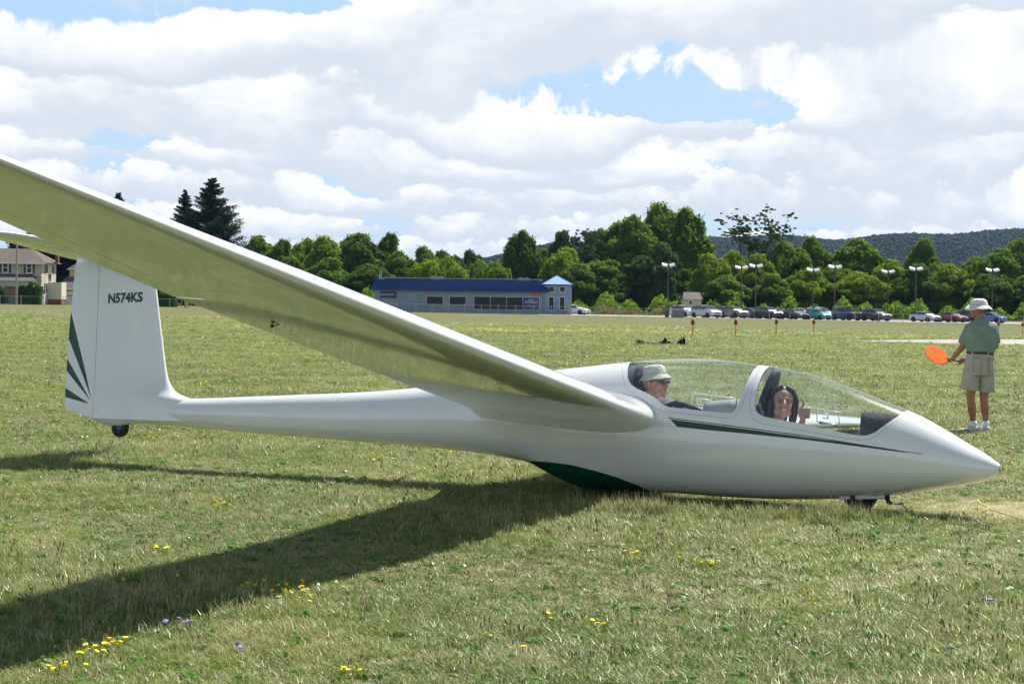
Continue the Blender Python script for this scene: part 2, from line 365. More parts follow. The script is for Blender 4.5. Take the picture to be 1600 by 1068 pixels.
def quads(C, Nn, size, asp=.62):
    """leaf clumps: one bent quad each, centre C, normal Nn"""
    n = len(C); r = rng.normal(size=(n, 3)); a = np.cross(Nn, r); a /= np.linalg.norm(a, axis=1)[:, None]+1e-9
    b = np.cross(Nn, a); s = size[:, None]
    p0 = C-a*s; p1 = C+b*s*asp+Nn*s*.18; p2 = C+a*s; p3 = C-b*s*asp+Nn*s*.18
    V = np.stack([p0, p1, p2, p3], 1).reshape(-1, 3)
    Fc = np.arange(n*4).reshape(-1, 4); return V, Fc
def fast_mesh(name, V, Fc, m):
    me = bpy.data.meshes.new(name); me.vertices.add(len(V)); me.vertices.foreach_set('co', V.astype(np.float32).ravel())
    k = Fc.shape[1]; me.loops.add(Fc.size); me.loops.foreach_set('vertex_index', Fc.astype(np.int32).ravel())
    me.polygons.add(len(Fc)); me.polygons.foreach_set('loop_start', np.arange(0, Fc.size, k, dtype=np.int32)); me.polygons.foreach_set('loop_total', np.full(len(Fc), k, dtype=np.int32))
    me.update(calc_edges=True); me.validate(); me.materials.append(m); return me
def unit(n):
    v = rng.normal(size=(n, 3)); return v/np.linalg.norm(v, axis=1)[:, None]
def crown_pts(lobes, per, leaf):
    Cs = []; Ns = []; Ss = []
    for (cx, cy, cz, rx, ry, rz) in lobes:
        n = int(per*(rx*ry+ry*rz+rx*rz)/3); d = unit(n); rad = .60+.42*rng.random(n)**.6+np.where(rng.random(n) < .10, .08+.17*rng.random(n), 0)
        # knobbly surface
        ph = rng.random(6)*6.28; bump = 1+.16*np.sin(5*d[:, 0]+ph[0])*np.sin(6*d[:, 1]+ph[1])+.12*np.sin(9*d[:, 2]+ph[2])*np.sin(8*d[:, 0]+ph[3])
        p = d*(rad*bump)[:, None]*np.array([rx, ry, rz])+np.array([cx, cy, cz])
        nn = d*.9+unit(n)*.75+np.array([0, 0, .25]); nn /= np.linalg.norm(nn, axis=1)[:, None]
        Cs.append(p); Ns.append(nn); Ss.append(leaf*(.5+.9*rng.random(n)))
    return np.concatenate(Cs), np.concatenate(Ns), np.concatenate(Ss)
def make_lobes(kind):
    Ls = []
    if kind == 'round':      # broad maple or oak, 10 m wide, 12 m high, many sub crowns
        for i in range(64):
            d = unit(1)[0]; d[2] = abs(d[2])*1.1-.35; r = 3.0+1.9*random.random()
            s = .5+.9*random.random(); Ls.append((d[0]*r, d[1]*r, 6.4+d[2]*4.6, s*1.1, s*1.1, s*.85))
        Ls.append((0, 0, 6.0, 2.7, 2.7, 3.8)); Ls += [(random.uniform(-1.2, 1.2), random.uniform(-1.2, 1.2), 10.0, 1.9, 1.9, 1.5), (random.uniform(-2, 2), random.uniform(-2, 2), 9.4, 1.5, 1.5, 1.2)]
        for i in range(8): a = random.random()*6.28; Ls.append((math.cos(a)*3.6, math.sin(a)*3.6, 1.8+random.random(), 1.5, 1.5, 1.5))
    elif kind == 'tall':     # poplar-like with upright plumes
        for i in range(26):
            a = random.random()*6.28; r = 2.6*math.sqrt(random.random()); h = 4+9.5*random.random()*(1-r/5.5); s = .8+.8*random.random()
            Ls.append((math.cos(a)*r, math.sin(a)*r, h, s, s, s*1.7))
        Ls.append((0, 0, 6.5, 2.3, 2.3, 5.2)); Ls += [(0, 0, 12.2, 1.1, 1.1, 1.8), (-1.3, .4, 11.3, 1.1, 1.1, 1.7), (1.3, -.4, 10.9, 1.1, 1.1, 1.8)]
        for i in range(6): a = random.random()*6.28; Ls.append((math.cos(a)*2.2, math.sin(a)*2.2, 2.0, 1.4, 1.4, 1.7))
    elif kind == 'loose':    # open willow-like crown with gaps
        for i in range(34):
            d = unit(1)[0]; r = 2.2+2.6*random.random(); s = .5+.75*random.random()
            Ls.append((d[0]*r, d[1]*r, 6.6+d[2]*5.0, s*1.3, s*1.3, s*.8))
        Ls.append((0, 0, 5.0, 2.4, 2.4, 3.2)); Ls += [(.5, 0, 10.8, 1.2, 1.2, 1.0), (-1.4, .3, 9.8, 1.3, 1.3, 1.0)]
        for i in range(6): a = random.random()*6.28; Ls.append((math.cos(a)*2.8, math.sin(a)*2.8, 1.8, 1.5, 1.5, 1.5))
    elif kind == 'bush':     # low bright shrubs and small trees, 6 m
        for i in range(20):
            d = unit(1)[0]; d[2] = abs(d[2]); s = .9+.9*random.random(); Ls.append((d[0]*3.2, d[1]*3.2, 2.2+d[2]*3.2, s*1.2, s*1.2, s))
        Ls.append((0, 0, 2.4, 3.0, 3.0, 2.6))
    return Ls
CROWN = {}
def crown_mesh(kind, tone, var):
    key = (kind, tone, var)
    if key not in CROWN:
        C, Nn, s = crown_pts(make_lobes(kind), {'round': 620, 'tall': 680, 'loose': 640, 'bush': 600}[kind], {'round': .235, 'tall': .215, 'loose': .20, 'bush': .215}[kind])
        V, Fc = quads(C, Nn, s); CROWN[key] = fast_mesh('crown', V, Fc, LEAF[tone])
    return CROWN[key]
SHAPE = {}
def crown_shared(kind, tone, var):
    """same leaf positions for every tone: shares no data but is cheap"""
    key = (kind, var)
    if key not in SHAPE: SHAPE[key] = crown_mesh(kind, tone, var); return SHAPE[key]
    if (kind, tone, var) not in CROWN:
        me = SHAPE[key].copy(); me.materials.clear(); me.materials.append(LEAF[tone]); CROWN[(kind, tone, var)] = me
    return CROWN[(kind, tone, var)]
HT = {'round': 11.6, 'tall': 14.2, 'loose': 12.2, 'bush': 6.4}; WD = {'round': 10.4, 'tall': 7.2, 'loose': 9.6, 'bush': 8.6}
def trunk_mb(h, r, spread):
    mb = MB(); mb.tube([(0, 0, -.3), (.05, 0, h*.25), (-.1, .1, h*.55), (0, 0, h*.85)], [r*1.25, r, r*.7, r*.2], 8)
    for i in range(5):
        a = i*1.3+random.random(); z0 = h*(.28+.1*i)
        mb.tube([(0, 0, z0), (math.cos(a)*spread*.4, math.sin(a)*spread*.4, z0+h*.14), (math.cos(a)*spread*.8, math.sin(a)*spread*.8, z0+h*.24)], [r*.5, r*.3, r*.08], 6)
    return mb
TR = {k: trunk_mb(HT[k], .32 if k != 'bush' else .15, WD[k]*.45).obj('trunk', bark) for k in HT}
TRM = {k: o.data for k, o in TR.items()}
for o in TR.values(): bpy.data.objects.remove(o)
def tree(px, top, wpx, Y, kind, tone, label, var=None):
    base = ground_at(px, Y); k = F_PX/Y; hy = HOR_Y+(px-800)*math.tan(ROLL)
    h = CAM_H+(hy-top)/k-base.z; w = wpx/k
    e = empty('tree', base, random.random()*6.28, label, 'tree', 'trees beyond the airfield')
    var = random.randint(0, 2) if var is None else var
    sc = (w/WD[kind], w/WD[kind], h/HT[kind])
    c = bpy.data.objects.new('crown', crown_shared(kind, tone, var)); COL.objects.link(c); c.parent = e; c.scale = sc
    t = bpy.data.objects.new('trunk', TRM[kind]); COL.objects.link(t); t.parent = e; t.scale = sc
    return e
TREES = [
 (12, 392, 75, 330, 'round', 'mid', 'bright green tree at the left edge behind the beige house'),
 (-60, 385, 110, 320, 'round', 'mid', 'green tree just off the left side of the beige house'),
 (78, 346, 150, 345, 'round', 'purple', 'dark purple-leaved tree rising behind the beige house'),
 (150, 385, 110, 350, 'round', 'dark', 'dark tree behind the garage and the tail fin'),
 (225, 395, 110, 345, 'round', 'dark', 'dark tree showing low between the tail fin and the wing'),
 (300, 405, 110, 335, 'round', 'dark', 'dark broad tree under the tall spruce'),
 (352, 392, 80, 350, 'round', 'mid', 'green tree right of the tall spruce, just above the wing'),
 (402, 368, 72, 350, 'round', 'mid', 'mid green tree nearest the spruce in the long row above the wing'),
 (440, 373, 66, 345, 'round', 'mid', 'second green tree right of the spruce, behind the white wing'),
 (474, 372, 64, 350, 'round', 'light', 'pale green tree between darker ones above the wing'),
 (508, 368, 76, 340, 'round', 'light', 'yellow-green tree left of the big dark oak'),
 (545, 366, 60, 352, 'round', 'mid', 'green tree just left of the big dark oak'),
 (562, 364, 86, 330, 'round', 'dark', 'big dark oak behind the left end of the blue roof'),
 (607, 363, 64, 335, 'round', 'dark', 'dark knobbly tree with a raised top above the blue roof'),
 (625, 392, 66, 320, 'round', 'mid', 'lower green tree in front of the knobbly dark tree'),
 (580, 412, 80, 312, 'round', 'dark', 'dark low tree touching the left corner of the blue roof'),
 (515, 402, 80, 315, 'round', 'mid', 'low green tree above the wing left of the blue building'),
 (450, 402, 80, 318, 'round', 'dark', 'low dark green tree just above the middle of the wing'),
 (662, 384, 60, 350, 'round', 'mid', 'green tree with a forked bare tip above the blue roof'),
 (697, 391, 62, 355, 'round', 'grey', 'grey-green rounded tree behind the blue roof middle'),
 (738, 390, 46, 360, 'round', 'grey', 'pale slim tree beside the gap with the far hill'),
 (665, 410, 70, 310, 'bush', 'light', 'light green bush above the left half of the blue roof'),
 (703, 407, 62, 308, 'bush', 'light', 'light green bush above the rooftop unit'),
 (742, 413, 62, 312, 'bush', 'mid', 'green bush above the middle of the blue roof'),
 (778, 411, 56, 310, 'bush', 'mid', 'green bush left of the tall dark maple'),
 (816, 357, 62, 320, 'tall', 'dark', 'tall dark maple standing above the right end of the blue roof'),
 (848, 388, 62, 345, 'round', 'dark', 'dark tree right of the tall maple'),
 (882, 386, 84, 312, 'round', 'light', 'yellow-green tree behind the white pyramid roof'),
 (878, 358, 46, 335, 'loose', 'grey', 'sparse grey-green treetop left of the leaning bare tree'),
 (924, 359, 56, 330, 'loose', 'grey', 'leaning thin tree with bare forked branches'),
 (955, 346, 82, 340, 'round', 'mid', 'green tree stepping up to the tall poplars'),
 (900, 412, 80, 300, 'round', 'dark', 'dark low tree right of the tower with the pale pyramid roof'),
 (948, 405, 84, 303, 'loose', 'mid', 'loose green tree with a slanting trunk over the fence'),
 (994, 337, 92, 330, 'round', 'mid', 'tall poplar at the left of the highest pair'),
 (1032, 316, 100, 335, 'round', 'mid', 'tallest poplar with an upright leafy top'),
 (1070, 321, 92, 332, 'tall', 'mid', 'tall poplar at the right edge of the highest clump'),
 (1000, 398, 76, 306, 'loose', 'grey', 'grey-green willow in front of the tall poplars'),
 (1036, 380, 70, 302, 'loose', 'grey', 'drooping grey-green tree behind the leftmost light pole'),
 (1068, 420, 56, 312, 'round', 'dark', 'dark tree in front of the right-hand tall poplar'),
 (1112, 396, 66, 300, 'round', 'light', 'bright green tree right of the small brown-roofed house'),
 (1142, 391, 62, 310, 'round', 'light', 'bright green tree left of the twin light poles'),
 (1182, 396, 74, 302, 'round', 'light', 'bright green tree directly behind the twin light poles'),
 (1130, 430, 80, 296, 'round', 'mid', 'lower green tree above the grey crossovers'),
 (1205, 428, 70, 296, 'round', 'mid', 'lower green tree above the black vehicles'),
 (1185, 372, 60, 345, 'loose', 'grey', 'grey-green tree below the sparse feathery treetops'),
 (1232, 377, 78, 330, 'round', 'mid', 'green tree with the feathery bare tops at its left'),
 (1268, 368, 66, 335, 'round', 'mid', 'rounded green tree just left of the third light pole'),
 (1264, 418, 86, 298, 'round', 'light', 'bright tree behind the teal hatchback'),
 (1342, 373, 104, 330, 'round', 'mid', 'broad green tree in front of the hill, middle of the car park'),
 (1308, 414, 74, 305, 'round', 'mid', 'green tree behind the dark blue off-roader'),
 (1345, 424, 88, 298, 'round', 'light', 'yellow-green tree between the off-roader and the black wagon'),
 (1388, 405, 78, 310, 'round', 'light', 'yellow-green tree behind the sixth light pole'),
 (1441, 371, 66, 325, 'round', 'mid', 'tree standing out alone against the hill, right part'),
 (1432, 412, 80, 300, 'round', 'dark', 'dark tree behind the seventh light pole'),
 (1482, 412, 90, 302, 'round', 'light', 'pale yellow-green tree above the red car'),
 (1524, 400, 74, 325, 'round', 'mid', 'green tree behind the standing man, left of the edge clump'),
 (1560, 388, 92, 315, 'round', 'mid', 'large green tree right of the standing man'),
 (1604, 374, 96, 318, 'round', 'mid', 'large green tree cut by the right edge of the view'),
 (1545, 428, 84, 298, 'round', 'dark', 'dark low tree behind the last light pole'),
 (1610, 430, 90, 298, 'round', 'dark', 'dark low tree at the right edge'),
 (1670, 372, 110, 320, 'round', 'mid', 'green tree outside the right edge of the view'),
 (1740, 395, 110, 310, 'round', 'light', 'pale green tree well outside the right edge'),
]
TREES.sort(key=lambda t: t[0])
for tdef in TREES: tree(*tdef)

# sparse treetops with bare limbs
def sparse_tree(px, top, wpx, Y, seed, label):
    rs = random.Random(seed); base = ground_at(px, Y); k = F_PX/Y; hy = HOR_Y+(px-800)*math.tan(ROLL); h = CAM_H+(hy-top)/k-base.z; w = wpx/k
    e = empty('sparse_tree', base, 0, label, 'tree', 'sparse bare-limbed trees'); mb = MB(); lobes = []
    def limb(p, d, ln, r, depth):
        q = p; pts = [p]; dd = d.copy()
        for i in range(3): dd = (dd+Vector((rs.uniform(-.22, .22), rs.uniform(-.22, .22), rs.uniform(-.02, .16)))).normalized(); q = q+dd*ln/3; pts.append(q)
        mb.tube(pts, [r, r*.8, r*.62, r*.45], 6, cap=False)
        if depth == 0:
            for i in range(12): o = Vector((rs.gauss(0, .8), rs.gauss(0, .6), rs.gauss(0, .45))); s_ = rs.uniform(.10, .30); lobes.append((q.x+o.x, q.y+o.y, q.z+o.z, s_*1.25, s_, s_*.55))
            return
        for i in range(rs.choice((2, 3))): limb(pts[-1 if i == 0 else rs.choice((1, 2))], (dd+Vector((rs.uniform(-1, 1)*.8, rs.uniform(-.5, .5), rs.uniform(-.1, .5)))).normalized(), ln*rs.uniform(.55, .75), r*.5, depth-1)
    mb.tube([(0, 0, -.2), (w*.04, 0, h*.3), (-w*.03, 0, h*.55)], [.30, .24, .17], 7)
    for i in range(3): limb(Vector((-w*.03*i/2, 0, h*(.45+.05*i))), Vector((rs.uniform(-.35, .35)*(1 if i else .3), 0, 1)).normalized(), h*.26, .13, 2)
    zmax = max(l[2] for l in lobes); sc = h/zmax*.985
    lobes = [(l[0], l[1], l[2]*sc, *l[3:]) for l in lobes]; mb.v = [(x, y, z*sc) for x, y, z in mb.v]
    mb.obj('trunk', bark, e)
    C, Nn, s = crown_pts(lobes, 1700, .11); V, Fc = quads(C, Nn, s)
    o = bpy.data.objects.new('crown', fast_mesh('crown', V, Fc, LEAF['grey'])); COL.objects.link(o); o.parent = e
sparse_tree(1160, 324, 62, 330, 3, 'thin tree with a hooked bare top against the sky')
sparse_tree(1203, 319, 70, 328, 5, 'feathery treetop with tufts on bare limbs, tallest above the car park')
sparse_tree(905, 356, 60, 326, 8, 'bare forked treetop right of the blue building tower')

def conifer(px, top, wpx, Y, seed, label):
    rs = random.Random(seed); base = ground_at(px, Y); k = F_PX/Y; hy = HOR_Y+(px-800)*math.tan(ROLL); h = CAM_H+(hy-top)/k-base.z; R = wpx/k/2
    e = empty('spruce_tree', base, 0, label, 'tree', 'spruces on the left'); mb = MB(); mb.tube([(0, 0, -.2), (0, 0, h*.5), (0, 0, h*.99)], [.4, .22, .03], 8)
    Cs = []; Ns = []; Ss = []; z = h*.10
    while z < h*.985:
        fr = 1-z/h; nb = 12 if fr > .3 else 8
        for i in range(nb):
            a = rs.random()*6.28; ln = R*(fr**.80)*(.45+.65*rs.random())+.15; dr = -.16*ln; z_keep = z; z = z+h*rs.uniform(-.016, .016)
            n = int(40+ln*75)
            t = rng.random(n)**.75; w_ = (.22+.26*ln)*(1-t*.65)
            x = math.cos(a)*t*ln; y = math.sin(a)*t*ln; zz = z+dr*t*1.6+.38*ln*t*t
            off = rng.normal(size=(n, 3))*np.stack([w_*.55, w_*.55, w_*.30], 1); off[:, 2] -= np.abs(off[:, 2])*.8
            Cs.append(np.stack([x, y, zz], 1)+off); nn = unit(n)*.8+np.array([math.cos(a)*.3, math.sin(a)*.3, .7]); nn /= np.linalg.norm(nn, axis=1)[:, None]
            Ns.append(nn); Ss.append(.08+.12*rng.random(n)); z = z_keep
        z += h*.019*(1+.5*rs.random())
    V, Fc = quads(np.concatenate(Cs), np.concatenate(Ns), np.concatenate(Ss)*1.1, .45)
    mb.obj('trunk', bark, e); o = bpy.data.objects.new('crown', fast_mesh('crown', V, Fc, LEAF['needle'])); COL.objects.link(o); o.parent = e
conifer(329, 274, 205, 325, 1, 'tall dark spruce rising above the wing')
conifer(287, 297, 120, 330, 2, 'narrower spruce left of the tall one')
conifer(183, 299, 110, 335, 4, 'spruce whose tip just shows above the wing')

# wooded ridge far off
def ridge():
    pts = [(-2600, 45), (-1500, 50), (-700, 52), (-330, 54), (-190, 62), (-40, 72), (90, 86), (280, 104), (400, 108), (560, 108), (750, 110), (1000, 110), (1600, 105), (2600, 80)]
    xs = np.concatenate([np.linspace(-2600, -200, 60), np.linspace(-190, 900, 270), np.linspace(910, 2600, 60)])
    top = np.interp(xs, [p[0] for p in pts], [p[1] for p in pts]); V = []; Fc = []
    rows = 40
    for j in range(rows):
        t = j/(rows-1); prof = math.sin(t*PI/2)**.9
        for i, x in enumerate(xs): V.append((x, 1900+620*t, -4+(top[i]+6*math.sin(x*.011)+3*math.sin(x*.037))*prof))
    n = len(xs)
    for j in range(rows-1):
        for i in range(n-1): Fc.append((j*n+i, j*n+i+1, (j+1)*n+i+1, (j+1)*n+i))
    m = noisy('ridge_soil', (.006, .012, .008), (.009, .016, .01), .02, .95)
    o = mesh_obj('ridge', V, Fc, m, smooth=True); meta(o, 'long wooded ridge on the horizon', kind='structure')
    # every crown on it is a rough dome of leaf faces
    ico = bmesh.new(); bmesh.ops.create_icosphere(ico, subdivisions=1, radius=1.0); iv = np.array([v.co[:] for v in ico.verts]); inf = np.array([[v.index for v in f.verts] for f in ico.faces]); ico.free()
    VV = []; FF = []; off = 0
    cnt = 44000
    xx = rng.uniform(-330, 1000, cnt); tt = rng.random(cnt)**.8
    for x, t in zip(xx, tt):
        zt = float(np.interp(x, xs, top))+6*math.sin(x*.011)+3*math.sin(x*.037); z = -4+zt*math.sin(t*PI/2)**.9; r = rng.uniform(2.0, 3.7)*(1.5 if rng.random() < .06 else 1)
        v = iv*(1+.12*rng.normal(size=(len(iv), 1)))*np.array([r*1.15, r*1.15, r*.6])+np.array([x, 1900+620*t, z+r*.2])
        VV.append(v); FF.append(inf+off); off += len(iv)
    me = fast_mesh('wood', np.concatenate(VV), np.concatenate(FF), leaf_mat('leaf_ridge_shaded', (.006, .017, .010), (.012, .027, .015), .15))  # leaf colour darkened to stand in for a cloud shadow on the ridge
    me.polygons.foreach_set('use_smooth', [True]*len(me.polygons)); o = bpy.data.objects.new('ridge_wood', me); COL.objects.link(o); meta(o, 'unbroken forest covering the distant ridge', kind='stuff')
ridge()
# undergrowth along the far side of the car park closes the gaps below the crowns
def under(x0px, x1px, Y, tone, h, n, name, label, leaf=.28):
    Cs = []; Ns = []; 
    px = rng.uniform(x0px, x1px, n); yy = Y+rng.normal(size=n)*2.0; x = (px-800)/F_PX*yy
    hh = h*(.55+.45*np.sin(px*.11+1)*np.sin(px*.043+2))*(.6+.4*rng.random(n)); z = hh*rng.random(n)**.7
    g0 = np.array([gz(a, b_) for a, b_ in zip(x, yy)])
    C = np.stack([x, yy, g0+z], 1); nn = unit(n)+np.array([0, -.6, .6]); nn /= np.linalg.norm(nn, axis=1)[:, None]
    V, Fc = quads(C, nn, leaf*(.6+.8*rng.random(n))); o = bpy.data.objects.new(name, fast_mesh(name, V, Fc, LEAF[tone])); COL.objects.link(o)
    meta(o, label, kind='stuff')
under(560, 1760, 292, 'mid', 4.2, 26000, 'undergrowth', 'dark undergrowth below the trees behind the car park')
under(-200, 480, 340, 'dark', 4.5, 16000, 'undergrowth', 'dark undergrowth below the trees on the left')
under(905, 1035, 268, 'brush', 1.6, 3500, 'dry_brush', 'yellowish dry brush behind the fence right of the blue building', .16)
# ------------------------------------------------------------------ text
def text_mesh(name, body, size, m, parent, M, bold=0.0, ext=0.002, sx=1.0, align='LEFT'):
    cu_ = bpy.data.curves.new(name, 'FONT'); cu_.body = body; cu_.size = size; cu_.extrude = ext; cu_.offset = bold; cu_.align_x = align; cu_.resolution_u = 3
    t = bpy.data.objects.new(name, cu_); COL.objects.link(t); dg = bpy.context.evaluated_depsgraph_get()
    me = bpy.data.meshes.new_from_object(t.evaluated_get(dg)); bpy.data.objects.remove(t); bpy.data.curves.remove(cu_)
    me.materials.clear(); me.materials.append(m); me.transform(M @ Matrix.Diagonal((sx, 1, 1, 1)))
    o = bpy.data.objects.new(name, me); COL.objects.link(o); o.parent = parent; return o

# ------------------------------------------------------------------ blue dealership building
blue = mat('roof_blue', (.009, .052, .21), .5); blue_d = mat('roof_blue_seam', (.007, .03, .12), .5)
wallb = noisy('wall_greyblue', (.215, .285, .36), (.245, .315, .39), .6, .85)
wallb2 = noisy('wall_bluer', (.185, .265, .36), (.21, .29, .385), .8, .85)
trimw = mat('trim_offwhite', (.50, .50, .50), .6)
winglass = mat('window_glass', (.006, .009, .010), .12, spec=.35)
YB = 250.0
def bx(px): return ang_of(px, YB)
def bz_(px, py): return at(px, py, YB).z
B = empty('car_dealership', (bx(740), YB, 0), 0, 'long low grey-blue building with blue metal roof and a square tower', 'building')
x0, x1, xt0, xt1 = bx(584.3)-B.location.x, bx(851)-B.location.x, bx(850.5)-B.location.x, bx(893)-B.location.x
zb, zw, zr, dep = -.35, 3.10, 4.62, 15.0
MB().box(x0, x1, 0, dep, zb, zw+.9).obj('wall', wallb, B)
ov = .55
# mansard roof: sloping front and ends around a flat deck
mb = MB(); s = .75
ring0 = [(x0-ov, -ov, zw+.02), (x1+ov+.1, -ov, zw+.02), (x1+ov+.1, dep+ov, zw+.02), (x0-ov, dep+ov, zw+.02)]
ring1 = [(x0-ov+s, -ov+s, zr), (x1+ov-.4, -ov+s, zr), (x1+ov-.4, dep+ov-s, zr), (x0-ov+s, dep+ov-s, zr)]
mb.loft([ring0, ring1]); mb.obj('roof', blue, B)
mb = MB(); n = int((x1-x0+2*ov)/.41)
for i in range(n+1):
    t = i/n; a = Vector(ring0[0]).lerp(Vector(ring0[1]), t); c = Vector(ring1[0]).lerp(Vector(ring1[1]), t); a.y -= .035; c.y -= .035
    mb.tube([a, c], .035, 4)
meta(mb.obj('roof_seam', blue_d, B), kind='stuff')
MB().box(x0-ov-.03, x1+ov+.12, -ov-.06, -ov+.06, zw-.13, zw+.03).obj('gutter', mat('gutter_dark', (.03, .045, .10), .5), B)
MB().box(bx(596)-B.location.x, bx(846)-B.location.x, 1.2, dep-1, zr+.02, zr+.27).obj('parapet', mat('parapet_light', (.52, .54, .53), .7), B)
MB().box(bx(596)-B.location.x+.3, bx(846)-B.location.x-.3, 1.1, 1.18, zr+.01, zr+.18).obj('parapet_painted_shadow', mat('parapet_dark', (.06, .06, .06), .8), B)  # solid dark strip, painted in as shadow along the parapet foot
def rooftop_unit(px, w, h, lab):
    e = MB(); e.box(-w/2, w/2, 0, 1.6, 0, h); e.box(-w/2-.05, w/2+.05, -.05, 1.65, h*.45, h*.52); e.box(-w/3, -w/12, .3, 1.1, h, h+.12)
    e.box(w/10, w/3, .3, 1.1, h, h+.1)
    o = e.obj('rooftop_unit', mat('unit_grey', (.28, .31, .33), .6), B); o.location = (bx(px)-B.location.x, .55, zr+.03)
rooftop_unit(681, 1.9, .42, ''); rooftop_unit(818, 1.9, .36, '')
v_ = MB(); v_.tube([(0, 0, 0), (0, 0, .85)], .09, 8); v_.tube([(.22, 0, 0), (.22, 0, 1.1)], .06, 8); v_.tube([(.22, 0, 1.1), (.22, 0, 1.18)], .13, 8)
o = v_.obj('roof_vent', mat('vent_grey', (.45, .45, .44), .6), B); o.location = (bx(592)-B.location.x, .8, zr)
def window(parent, X0, X1, Z0, Z1, y, panes=1, fw=.10, frame_m=trimw, glass=winglass, first=True):
    f = MB(); f.box(X0-fw, X1+fw, y-.06, y, Z1, Z1+fw); f.box(X0-fw, X1+fw, y-.09, y, Z0-fw, Z0); f.box(X0-fw, X0, y-.06, y, Z0, Z1); f.box(X1, X1+fw, y-.06, y, Z0, Z1)
    for i in range(1, panes): xx = X0+(X1-X0)*i/panes; f.box(xx-fw*.35, xx+fw*.35, y-.055, y, Z0, Z1)
    fo = f.obj('window', frame_m, parent)
    for i in range(panes):
        a = X0+(X1-X0)*i/panes+(.04 if i else 0); c = X0+(X1-X0)*(i+1)/panes-(.04 if i < panes-1 else 0)
        MB().box(a, c, y-.02, y-.004, Z0, Z1).obj('pane', glass, fo)
    return fo
def W_(pa, pb, ya, yb, y, **k):
    return window(B, bx(pa)-B.location.x, bx(pb)-B.location.x, bz_((pa+pb)/2, yb), bz_((pa+pb)/2, ya), y, **k)
W_(666.8, 692, 463.2, 475.0, 0); W_(702.5, 727.8, 463.6, 475.4, 0)
W_(740.8, 842.3, 463.9, 483.4, 0, panes=4)
# poster in the last pane
pz0, pz1, pxa, pxb = bz_(830, 483.2), bz_(830, 464.2), bx(818.6)-B.location.x, bx(841.6)-B.location.x
MB().box(pxa, pxb, -.045, -.024, pz0, pz1).obj('window_poster', mat('poster_blue', (.035, .06, .22), .4), B)
MB().box(pxa, pxb, -.05, -.046, pz0, pz0+.32).obj('poster_strip', mat('poster_grey', (.09, .09, .12), .5), B)
wt = mat('lettering_white', (.62, .64, .70), .5)
Mt = lambda x, y, z: Matrix.Translation((x, y, z)) @ Matrix.Rotation(PI/2, 4, 'X')
cx = (pxa+pxb)/2
text_mesh('lettering', 'Pre-Owned', .40, wt, B, Mt(cx, -.052, pz0+.95), .01, align='CENTER', sx=.95)
text_mesh('lettering', 'QUALITY', .20, wt, B, Mt(cx, -.052, pz0+1.32), .006, align='CENTER')
text_mesh('lettering', 'VEHICLES', .32, mat('lettering_greyish', (.35, .36, .42), .5), B, Mt(cx, -.052, pz0+.42), .006, align='CENTER')
# parts & service sign
sx0, sx1, sz0, sz1 = bx(594.4)-B.location.x, bx(619)-B.location.x, bz_(606, 465), bz_(606, 455.2)
sg = MB().box(sx0, sx1, -.16, -.03, sz0, sz1).obj('sign_board', mat('sign_navy', (.018, .022, .16), .4), B)
text_mesh('lettering', 'PARTS & SERVICE', .235, wt, B, Mt(sx0+.42, -.165, (sz0+sz1)/2-.07), .004, sx=.88)
MB().box(sx0+.16, sx0+.34, -.172, -.161, (sz0+sz1)/2-.10, (sz0+sz1)/2+.10).obj('sign_mark', wt, B)
# red sign above the long window
rx0, rx1, rz0, rz1 = bx(833.8)-B.location.x, bx(844)-B.location.x, bz_(839, 462.8), bz_(839, 456.2)
MB().box(rx0, rx1, -.09, -.01, rz0, rz1).obj('sign_board', mat('sign_red', (.36, .055, .08), .5), B)
for r_ in (0, 1):
    text_mesh('lettering', ('USED', 'CARS')[r_], .27, mat('lettering_pink', (.62, .42, .44), .5), B, Mt((rx0+rx1)/2, -.094, rz0+(.34 if r_ == 0 else .06)), .0, align='CENTER')
# tower
zt = 4.15
MB().box(xt0, xt1, -.25, 4.0, zb, zt).obj('tower_wall', wallb2, B)
MB().box(xt0-.02, xt1+.03, -.28, -.251, bz_(870, 458.3), bz_(870, 456.8)).obj('band', wallb, B)
ex0, ex1 = bx(845.8)-B.location.x, bx(896)-B.location.x; ya_, yb_ = -.95, 4.6; apx = (bx(870)-B.location.x, (ya_+yb_)/2, bz_(870, 429.8))
mb = MB(); mb.add([(ex0, ya_, zt), (ex1, ya_, zt), (ex1, yb_, zt), (ex0, yb_, zt), apx], [(0, 1, 4), (1, 2, 4), (2, 3, 4), (3, 0, 4), (3, 2, 1, 0)])
mb.obj('tower_roof', mat('roof_paleblue', (.33, .48, .74), .22, spec=.9, coat=.5), B)
mb = MB()
for i in range(1, 12): t = i/12; p = Vector((ex0, ya_-.01, zt+.02)).lerp(Vector((ex1, ya_-.01, zt+.02)), t); q = Vector(apx); e2 = p.lerp(Vector((p.x, q.y, q.z)), min(1, 2*min(t, 1-t))*.98); mb.tube([p, e2], .022, 4)
meta(mb.obj('tower_roof_seam', mat('seam_paleblue', (.18, .30, .55), .4), B), kind='stuff')
for a, c in (((ex0, ya_), apx), ((ex1, ya_), apx)): MB().tube([(a[0], a[1], zt+.02), c], .045, 5).obj('hip_cap', blue, B)
MB().box(ex0-.02, ex1+.02, ya_-.03, ya_+.06, zt-.14, zt+.03).obj('tower_gutter', blue, B)
yT = -.25
for (pa, pb) in ((857.8, 865), (874.8, 882)):
    W_(pa, pb, 448.2, 455.6, yT)
    W_(pa, pb-.2, 464.2, 483.6, yT)
